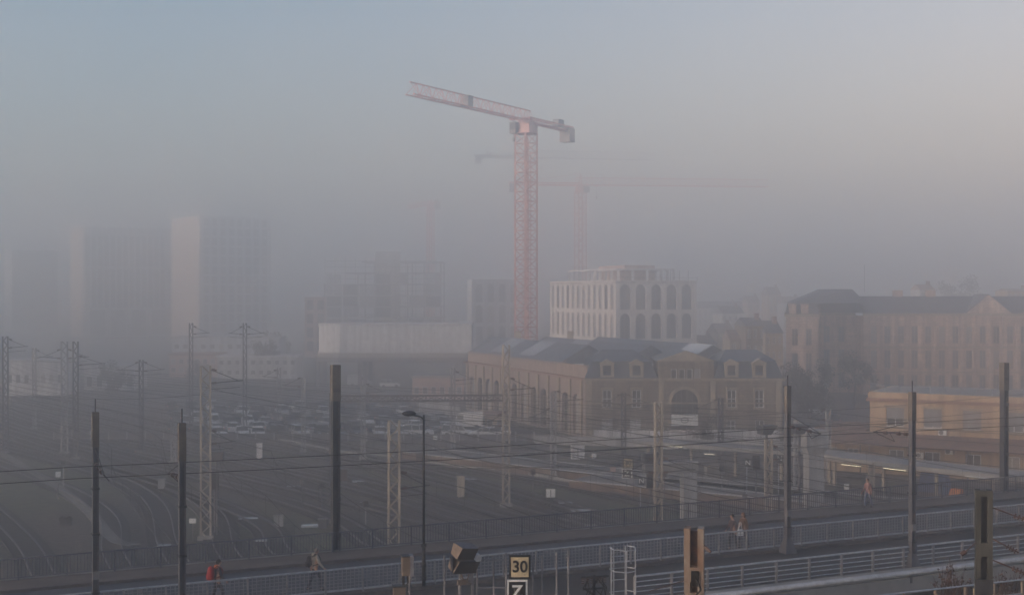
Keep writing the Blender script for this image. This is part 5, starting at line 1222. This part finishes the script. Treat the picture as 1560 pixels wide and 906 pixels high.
for a in ((880,700,1.5,'tower_grey','grey green cabinet left of the square boards'),(640,706,1.0,'rust_dark','brown cabinet right of the zigzag mast top'),(424,803,.8,'pale_concrete','pale cabinet left of the broad dark pole foot'),(491,806,.7,'mid_steel','dark cabinet right beside the broad dark pole foot'),
          (1085,735,1.4,'concrete','grey cabinet right of the concrete gantry'),(1330,745,1.2,'mid_steel','dark cabinet on the platform by the slim mast'),(900,818,.8,'blue_paint','blue box lying behind the bar fence below the white board'),(520,735,1.2,'rust_dark','rusty cabinet touching the broad dark pole')): relay(*a)
rp_ = random.Random(5)
posts = [(88,760,'near the path at the far left'),(96,742,'beside the path, second from the left'),(200,720,'between the left pole and the curving track'),(490,775,'left of the broad pole in mid yard'),(460,770,'left of the broad pole, paler one'),(557,800,'right of the broad pole'),(663,700,'just right of the street lamp'),(723,690,'behind the beige stump'),
         (812,760,'left of the round white board'),(905,720,'near the grey green cabinet'),(1012,760,'right of the pale slotted mast'),(1100,760,'behind the couple on the bridge'),(1135,790,'behind the couple, nearer one'),(1290,765,'left of the slim platform mast')]
for px, py, lab in posts:
    g = G(px,py); h_ = rp_.uniform(1.6,3.2); root = thing('shunting_post', 'thin post with a small head '+lab, 'post', g, rp_.uniform(-.4,.4), 'thin posts among the tracks')
    b = MB(); b.tube((0,0,0),(0,0,h_),.06,6); b.build('shaft', rp_.choice(['mid_steel','pale_concrete','mid_steel']), root); b = MB(); b.box(-.22,-.12,h_-.45,.22,.12,h_+.05); b.build('head', rp_.choice(['black','mid_steel','sign_white']), root)
g = G(100,800); root = thing('ground_signal', 'pair of dark ground signals beside the leftmost track', 'signal', g, 0)
for s in (-1,1): b = MB(); b.tube((s*.3,-.12,.55),(s*.3,.12,.55),.28,12); b.build('signal_disc', 'black', root)
b = MB(); b.box(-.5,-.06,0,.5,.06,.5); b.build('bracket', 'dark_steel', root)
for lab, pts in (('pale cable trough running along behind the tracks below the car park', [(330,655),(430,672),(520,690),(600,697)]),('pale cable trough from the street lamp towards the station', [(640,703),(740,697),(830,690)]),('pale cable trough sloping down past the lattice mast to the station fence', [(640,705),(700,712),(800,722),(900,742)])):
    P_ = [G(*q) for q in pts]; root = thing('cable_trough', lab, 'cable trough', P_[0]); b = MB(); ribbon(b, catmull(P_,6), .5, .3, 0, .3); b.build('trough_lid', 'trough', root, P_[0])
g = at(1425,733,122); root = thing('tarpaulin_stack', 'blue tarpaulin covered stack on the platform below the ochre building', 'stack', (g.x,g.y,.0), a2)
b = MB(); b.prism([(-1.5,-.6),(1.5,-.6),(1.5,.6),(-1.5,.6)], .95, 2.7, 0, [(-1.3,-.4),(1.35,-.45),(1.2,.4),(-1.35,.35)]); b.build('tarpaulin', 'blue_paint', root, None); b = MB(); b.box(-1.4,-.55,0,1.4,.55,.94); b.build('pallet_base', 'rust_dark', root)
g = at(1457,744,118); root = thing('site_machine', 'small orange machine on the platform right of the blue stack', 'machine', (g.x,g.y,0), a2)
b = MB(); b.prism([(-.6,-.4),(.6,-.4),(.6,.4),(-.6,.4)], 1.1, 1.9, 0, [(-.4,-.3),(.6,-.3),(.6,.3),(-.4,.3)]); b.build('body', 'orange', root); b = MB(); b.box(-.7,-.35,0,.7,.35,1.09); b.build('chassis', 'dark_steel', root)

# catenary over the tracks
CW = [2, 4, 6, 8, 10, 11, 12, 13, 1, 3, 5, 7, 9, 14, 15]
for i in range(1, len(TRK)):
    if i not in CW: continue
    pts = TRK[i][8:]; root = thing('catenary_wire', 'overhead contact and messenger wires above the '+['','curving track between the left poles','track right of the tall lattice mast','track behind the broad dark pole','track left of the street lamp','track nearest the low platform','track beyond the low platform','track passing the square boards','track along the long platform','track just right of the leftmost one','track passing behind the second grey pole','track meeting the broad dark pole foot','track ending below the street lamp','track one before the low platform','nearer track behind the long platform','farther track behind the long platform'][CW.index(i)+1], 'wire', pts[0], 0, 'overhead wires of the yard')
    b = MB(); b.path([q+Vector((0,0,5.6)) for q in pts[::2]], .028, 4); b.build('contact_wire', 'wire', root, pts[0])
    b = MB(); b.path([q+Vector((0,0,6.9-.5*abs(sin(k*.55)))) for k, q in enumerate(pts[::2])], .028, 4)
    for k, q in enumerate(pts[::2]): b.tube(q+Vector((0,0,5.6)),q+Vector((0,0,6.9-.5*abs(sin(k*.55)))),.01,4)
    b.build('messenger_wire', 'wire', root, pts[0])
for lab, A_, B_ in (('feeder wire sagging across in front of the station, upper one',(771,650,120),(1560,622,112)),('feeder wire crossing in front of the station doors, middle one',(620,690,118),(1400,640,105)),('feeder wire crossing low in front of the station, lowest one',(520,712,110),(1330,668,104)),('feeder wire high in front of the station attic, thin and level',(640,640,128),(1560,600,118)),('feeder wire from the tall lattice mast down to the concrete gantry',(771,610,120),(1240,668,116)),('feeder wire leaving the left lattice mast towards the broad dark pole',(313,590,104),(771,640,120)),('feeder wire running across the far left masts',(0,590,165),(313,600,104)),('feeder wire from the broad dark pole to the right, past the street lamp',(511,700,95),(1250,690,118))):
    p, q = at(*A_), at(*B_); pts = [p.lerp(q,k/20)-Vector((0,0,.9*4*(k/20)*(1-k/20))) for k in range(21)]; b = MB(); b.path(pts, .022, 4); tag(b.build('feeder_wire', 'wire', None, pts[0]), lab, 'wire', 'feeder wires across the yard')

# ================================================================== NEAR EQUIPMENT (gantry just below the frame)
nd = 34.0
def npt(px, py, d=nd): return at(px, py, d)
zg = npt(780,930).z
root = thing('signal_bridge', 'steel walkway of the near signal gantry with handrail posts', 'gantry', (0,nd,0)); O = root.location
x0, x1 = npt(605,900).x, npt(905,900).x
b = MB(); b.box(x0,nd-.6,zg-.35,x1,nd+.9,zg-.05); b.build('walkway', 'mid_steel', root, O)
for x in (x0+.3, x1-.4): b = MB(); b.box(x,nd-.2,0,x+.3,nd+.2,zg-.35); b.build('leg', 'mid_steel', root, O)
for px, pt_ in ((624,868),(677,846),(700,868),(727,868),(752,846),(771,842),(812,846),(826,846),(848,842),(866,846)):
    p = npt(px,pt_,nd+.35); b = MB(); b.tube((p.x,p.y,zg-.05),(p.x,p.y,p.z),.03,6); b.build('handrail_post', 'rail_post', root, O)
b = MB(); pz = npt(752,852,nd+.35).z; a, c = npt(727,850,nd+.35), npt(771,850,nd+.35); b.tube((a.x,a.y,pz),(c.x,c.y,pz),.022,6); b.tube((a.x,a.y,pz-.75),(c.x,c.y,pz-.75),.022,6); b.build('handrail', 'rail_post', root, O)
# signal head unit with two hoods
p = npt(706,872); root = thing('signal_unit', 'near signal unit with two dark hoods and lit tan sides', 'signal', p, R(14)); root.scale = (.68,.68,.68)
def hoodp(b, prof, y0, L): b.extr(prof, (0,y0,0), (0,1,0), (0,0,1), (1,0,0), L)
for z0, ox, L, nm in ((.06,-.32,.9,0),(.58,-.2,.72,1)):
    b = MB(); vs = [(ox-.12,-.25,z0),(ox+L-.2,-.42,z0),(ox+L,-.42,z0+.42),(ox+.12,-.25,z0+.42),(ox-.22,.45,z0+.1),(ox+L-.3,.35,z0+.1),(ox+L-.12,.35,z0+.52),(ox-.1,.45,z0+.52)]
    b.add(vs, [(0,1,2,3)], 1); b.add(vs, [(3,2,6,7)], 2); b.add(vs, [(0,3,7,4)], 0); b.add(vs, [(1,5,6,2),(4,7,6,5),(0,4,5,1)], 1); b.build('hood', ['tan_metal','black','mid_steel'], root)  # left faces tan as sunlit, tops grey as sky-lit, put into the colours
b = MB(); b.box(-.4,-.1,-.02,.5,.3,.05); b.build('shelf', 'dark_steel', root)
b = MB(); b.tube((.5,-.1,.62),(.5,-.38,.62),.15,12); b.build('lamp_housing', 'galv', root)
b = MB(); b.box(-.47,-.2,.04,-.43,.4,.62); b.build('back_plate', 'dark_steel', root)
for x in (-.12,.36): b = MB(); b.box(x-.04,.0,(zg-.05-p.z)/.68,x+.04,.1,-.02); b.build('support', 'rail_post', root)
b = MB(); b.path([(-.1,-.05,-.05),(0,-.08,-.3),(-.15,-.05,-.5)], .03, 6); b.path([(.2,-.05,-.05),(.12,-.1,-.35),(.3,-.05,-.45)], .025, 6); b.box(-.25,-.1,-.45,.1,.08,-.28); b.build('cable_box', 'tan_metal', root)
p = npt(620,875); root = thing('signal_box', 'small upright signal box with tan side left of the hooded unit', 'signal', p, R(12))
b = MB(); b.box(-.14,-.14,0,.06,.14,.48); b.build('casing', ['tan_metal'], root); b = MB(); b.box(.063,-.16,-.02,.16,.16,.52); b.build('door', 'rail_post', root); b = MB(); b.box(-.16,-.16,.483,.059,.16,.52); b.build('lid', 'dark_steel', root)
b = MB(); b.path([(0,-.05,0),(.02,-.06,-.2),(-.08,-.04,-.34),(-.1,0,-.5)], .025, 6); b.tube((-.1,0,-.003),(-.1,0,zg-p.z),.04,6); b.build('cable', 'black', root)
p = npt(609,900); root = thing('junction_box', 'small tan junction box at the lower edge below the signal box', 'box', (p.x,p.y,p.z), R(12)); b = MB(); b.box(-.18,-.12,-.3,.14,.12,.12); b.build('casing', 'tan_metal', root); b = MB(); b.box(-.2,-.14,.123,.16,.14,.16); b.build('lid', 'dark_steel', root); b = MB(); b.tube((0,0,-.303),(0,0,zg-p.z),.05,6); b.build('post', 'dark_steel', root)
p = npt(792,863); board('speed_board', 'near square beige board reading 30 in dark figures with dark frame', p, .57, .63, '30', 'sign_beige', 'black', 'black', .42, p.z-zg)
p = npt(788,900.5); board('letter_board', 'near white framed board with a white letter Z on black, below the 30', p, .54, .62, 'Z', 'black', 'sign_white', 'sign_white', .44, p.z-zg)
# caged ladder
p = npt(945,906,33); root = thing('caged_ladder', 'thin pale caged ladder standing left of the rusty post', 'ladder', (p.x,p.y,0), R(20)); zt = npt(945,832,33).z
b = MB(); zb_ = 8.5
for s in (-.2,.2): b.tube((s-.05,0,zb_),(s-.05,0,zt),.022,6)
k = zb_+.2
while k < zt-.1: b.tube((-.25,0,k),(.15,0,k),.014,5); k += .3
b.build('ladder', 'galv', root)
b = MB()
for z in (zt, zt-.55, zt-1.15):
    q = [(-.3,0,z),(-.34,-.35,z),(-.1,-.6,z),(.2,-.5,z),(.33,-.2,z),(.2,0,z)]; b.path(q, .014, 5)
for x, y in ((-.34,-.35),(-.1,-.6),(.2,-.5),(.33,-.2)): b.tube((x,y,zb_),(x,y,zt),.012,5)
b.build('cage_lattice', 'galv', root); b = MB(); b.box(-.3,-.1,0,.2,.1,zb_); b.build('base', 'mid_steel', root)
# tangle of fittings left of the ladder
p = npt(905,890,33); root = thing('insulator_rack', 'dark rack of insulators and cables beside the caged ladder', 'insulator rack', (p.x,p.y,0), R(15)); z = p.z
b = MB(); b.box(-.03,-.03,0,.03,.03,z+.25); b.bar((-.35,0,z+.2),(.4,0,z+.2),.05); b.bar((-.3,0,z-.1),(.35,0,z-.1),.05); b.build('frame', 'dark_steel', root)
rr = random.Random(3)
for k in range(6):
    x = -.3+.12*k; b = MB()
    for j in range(3): b.tube((x,0,z+.18-j*.055),(x,0,z+.15-j*.055),.045,8)
    b.build('insulator', 'insulator', root)
b = MB()
for k in range(8): x = rr.uniform(-.35,.35); b.path([(x,0,z+.15),(x+rr.uniform(-.2,.2),-.1,z-.05),(x+rr.uniform(-.3,.3),-.05,z-.35),(x+rr.uniform(-.2,.2),0,z-.8)], .014, 5)
b.build('cable', 'black', root)

def channel_post(label, px, pyt, d, wpx, m, rz, slots, name):
    p = at(px,pyt,d); w_ = wpx/F*d/2/1.15; z = p.z; root = thing(name, label, 'post', (p.x,p.y,0), rz)
    for s in (-1,1):
        b = MB(); x = s*w_; t = w_*.62; b.box(min(x,x-s*t),-w_*.8,0,max(x,x-s*t),w_*.8,z); b.build('channel', m, root)
    b = MB(); b.box(-w_*.38,-w_*.1,0,w_*.38,w_*.5,z-.08); b.build('web', 'rust_dark' if m == 'rust' else 'dark_steel', root)
    for zt_, h_ in slots: b = MB(); b.box(-w_*.379,-w_*.8,z-zt_-h_,w_*.379,-w_*.1-.002,z-zt_); b.build('batten_plate', m, root)
    return root, w_, z
root, w_, z = channel_post('rusty flaking double channel post near the bottom centre', 1058, 803, 26, 34, 'rust', R(-12), ((.78,.3),(1.3,.35)), 'rusty_post')
b = MB(); b.box(-.05,-w_*1.0,z-1.15,.1,-w_*.8-.003,z-.85); b.path([(.05,-w_,z-1.0),(.15,-w_*1.3,z-1.2),(-.05,-w_*1.2,z-1.45)],.02,6); b.build('cable_clamp', 'black', root)
b = MB(); b.tube((w_,-.1,z-.35),(w_+.14,-.2,z-.45),.035,8); b.tube((-w_,-.2,z-1.05),(-w_-.7,-.2,z-1.3),.012,5); b.build('side_insulator', 'insulator', root)
root, w_, z = channel_post('broad mossy concrete post with two slots at the lower right', 1499, 746, 27, 28, 'dirty_concrete', R(-14), ((-.0,.12),(1.1,.28)), 'slotted_post')
for dz, L in ((.35,.75),(1.0,.5),(1.45,.7)):
    b = MB(); b.tube((w_,-.1,z-dz),(w_+L,-.2,z-dz-.25),.018,6)
    for k in range(4): f = .55+.1*k; b.tube((w_+L*f,-.1-.1*f,z-dz-.25*f),(w_+L*(f+.05),-.1-.1*(f+.05),z-dz-.25*(f+.05)),.055,10)
    b.build('insulator_arm', 'insulator', root)
b = MB(); b.path([(w_+.8,-.2,z-.6),(w_+.95,-.2,z-.3),(w_+1.0,-.2,z-.75),(w_+.85,-.2,z-.95)],.02,6)
b.build('cable_loop', 'black', root)
b = MB(); b.tube((-w_,-.1,z-1.1),(-w_-.22,-.15,z-1.3),.016,6); b.tube((-w_-.2,-.15,z-1.28),(-w_-.3,-.16,z-1.36),.05,10); b.build('side_insulator', 'insulator', root)
b = MB(); b.box(-w_*1.05,-w_*1.1,z-2.15,w_*1.05,-w_*.8-.003,z-1.85); b.build('lower_band', 'dark_steel', root)
# thin railing in the corner, plate, bushy bits
p, q = at(1330,908,30), at(1600,878,33); u = (q-p); L = Vector((u.x,u.y,0)).length; root = thing('corner_railing', 'thin rusty railing crossing the lower right corner', 'railing', p, atan2(u.y,u.x)); sl_ = u.z/L
b = MB(); b.tube((0,0,0),(L,0,u.z),.022,6); b.tube((0,0,-.35),(L,0,u.z-.35),.018,6); b.build('top_rail', 'galv', root)
for k in range(7): x = L*k/6; b = MB(); b.box(x-.03,-.03,-1.3,x+.03,.03,sl_*x-.025); b.build('post', 'rust', root)
b = MB(); b.box(-1,.1,-p.z,L+1,.5,-1.3); b.build('base_wall', 'dirty_concrete', root)
p = at(1499,903,28.5); root = thing('yellow_plate', 'pale yellow plate fixed low at the bottom right below the slotted post', 'plate', p, R(-8)); b = MB(); b.box(-.22,-.02,-.3,.22,.02,.09); b.build('plate', 'sign_beige', root); b = MB(); b.box(-.03,.022,-p.z,.03,.06,.05); b.build('post', 'dark_steel', root)
for i, (px, h_, d, lab) in enumerate(((1450,1.05,34,'dark leafless shrub left of the slotted post, behind the corner railing'),(1535,.9,34,'dark leafless shrub right of the slotted post'),)):
    p = at(px,888,d); root = thing('bare_shrub', lab, 'shrub', (p.x,p.y,p.z-.9)); rr = random.Random(40+i); b = MB()
    for k in range(26):
        a = Vector((rr.gauss(0,.12),rr.gauss(0,.12),0)); c = a+Vector((rr.gauss(0,.3),rr.gauss(0,.2),rr.uniform(.7,1.5)*h_)); m_ = a.lerp(c,.55)+Vector((rr.gauss(0,.05),0,0)); b.tube(a,m_,.016,5,.011); b.tube(m_,c,.011,4,.004)
        e = m_+Vector((rr.gauss(0,.2),rr.gauss(0,.1),rr.uniform(.15,.4))); b.tube(m_,e,.008,4,.003)
        for j in range(5): o = m_.lerp(c,rr.random())+Vector((rr.gauss(0,.03),0,0)); v = Vector((rr.gauss(0,1),rr.gauss(0,1),rr.gauss(0,1))).normalized()*.05; w2 = v.orthogonal().normalized()*.03; b.add([o-v,o+w2,o+v,o-w2],[(0,1,2,3)])
    b.build('branch', 'rust_dark', root)
    b = MB(); b.prism([(-.8,-.3),(.8,-.3),(.8,.3),(-.8,.3)], -(p.z-.9), 0); b.build('planter_wall', 'dirty_concrete', root)
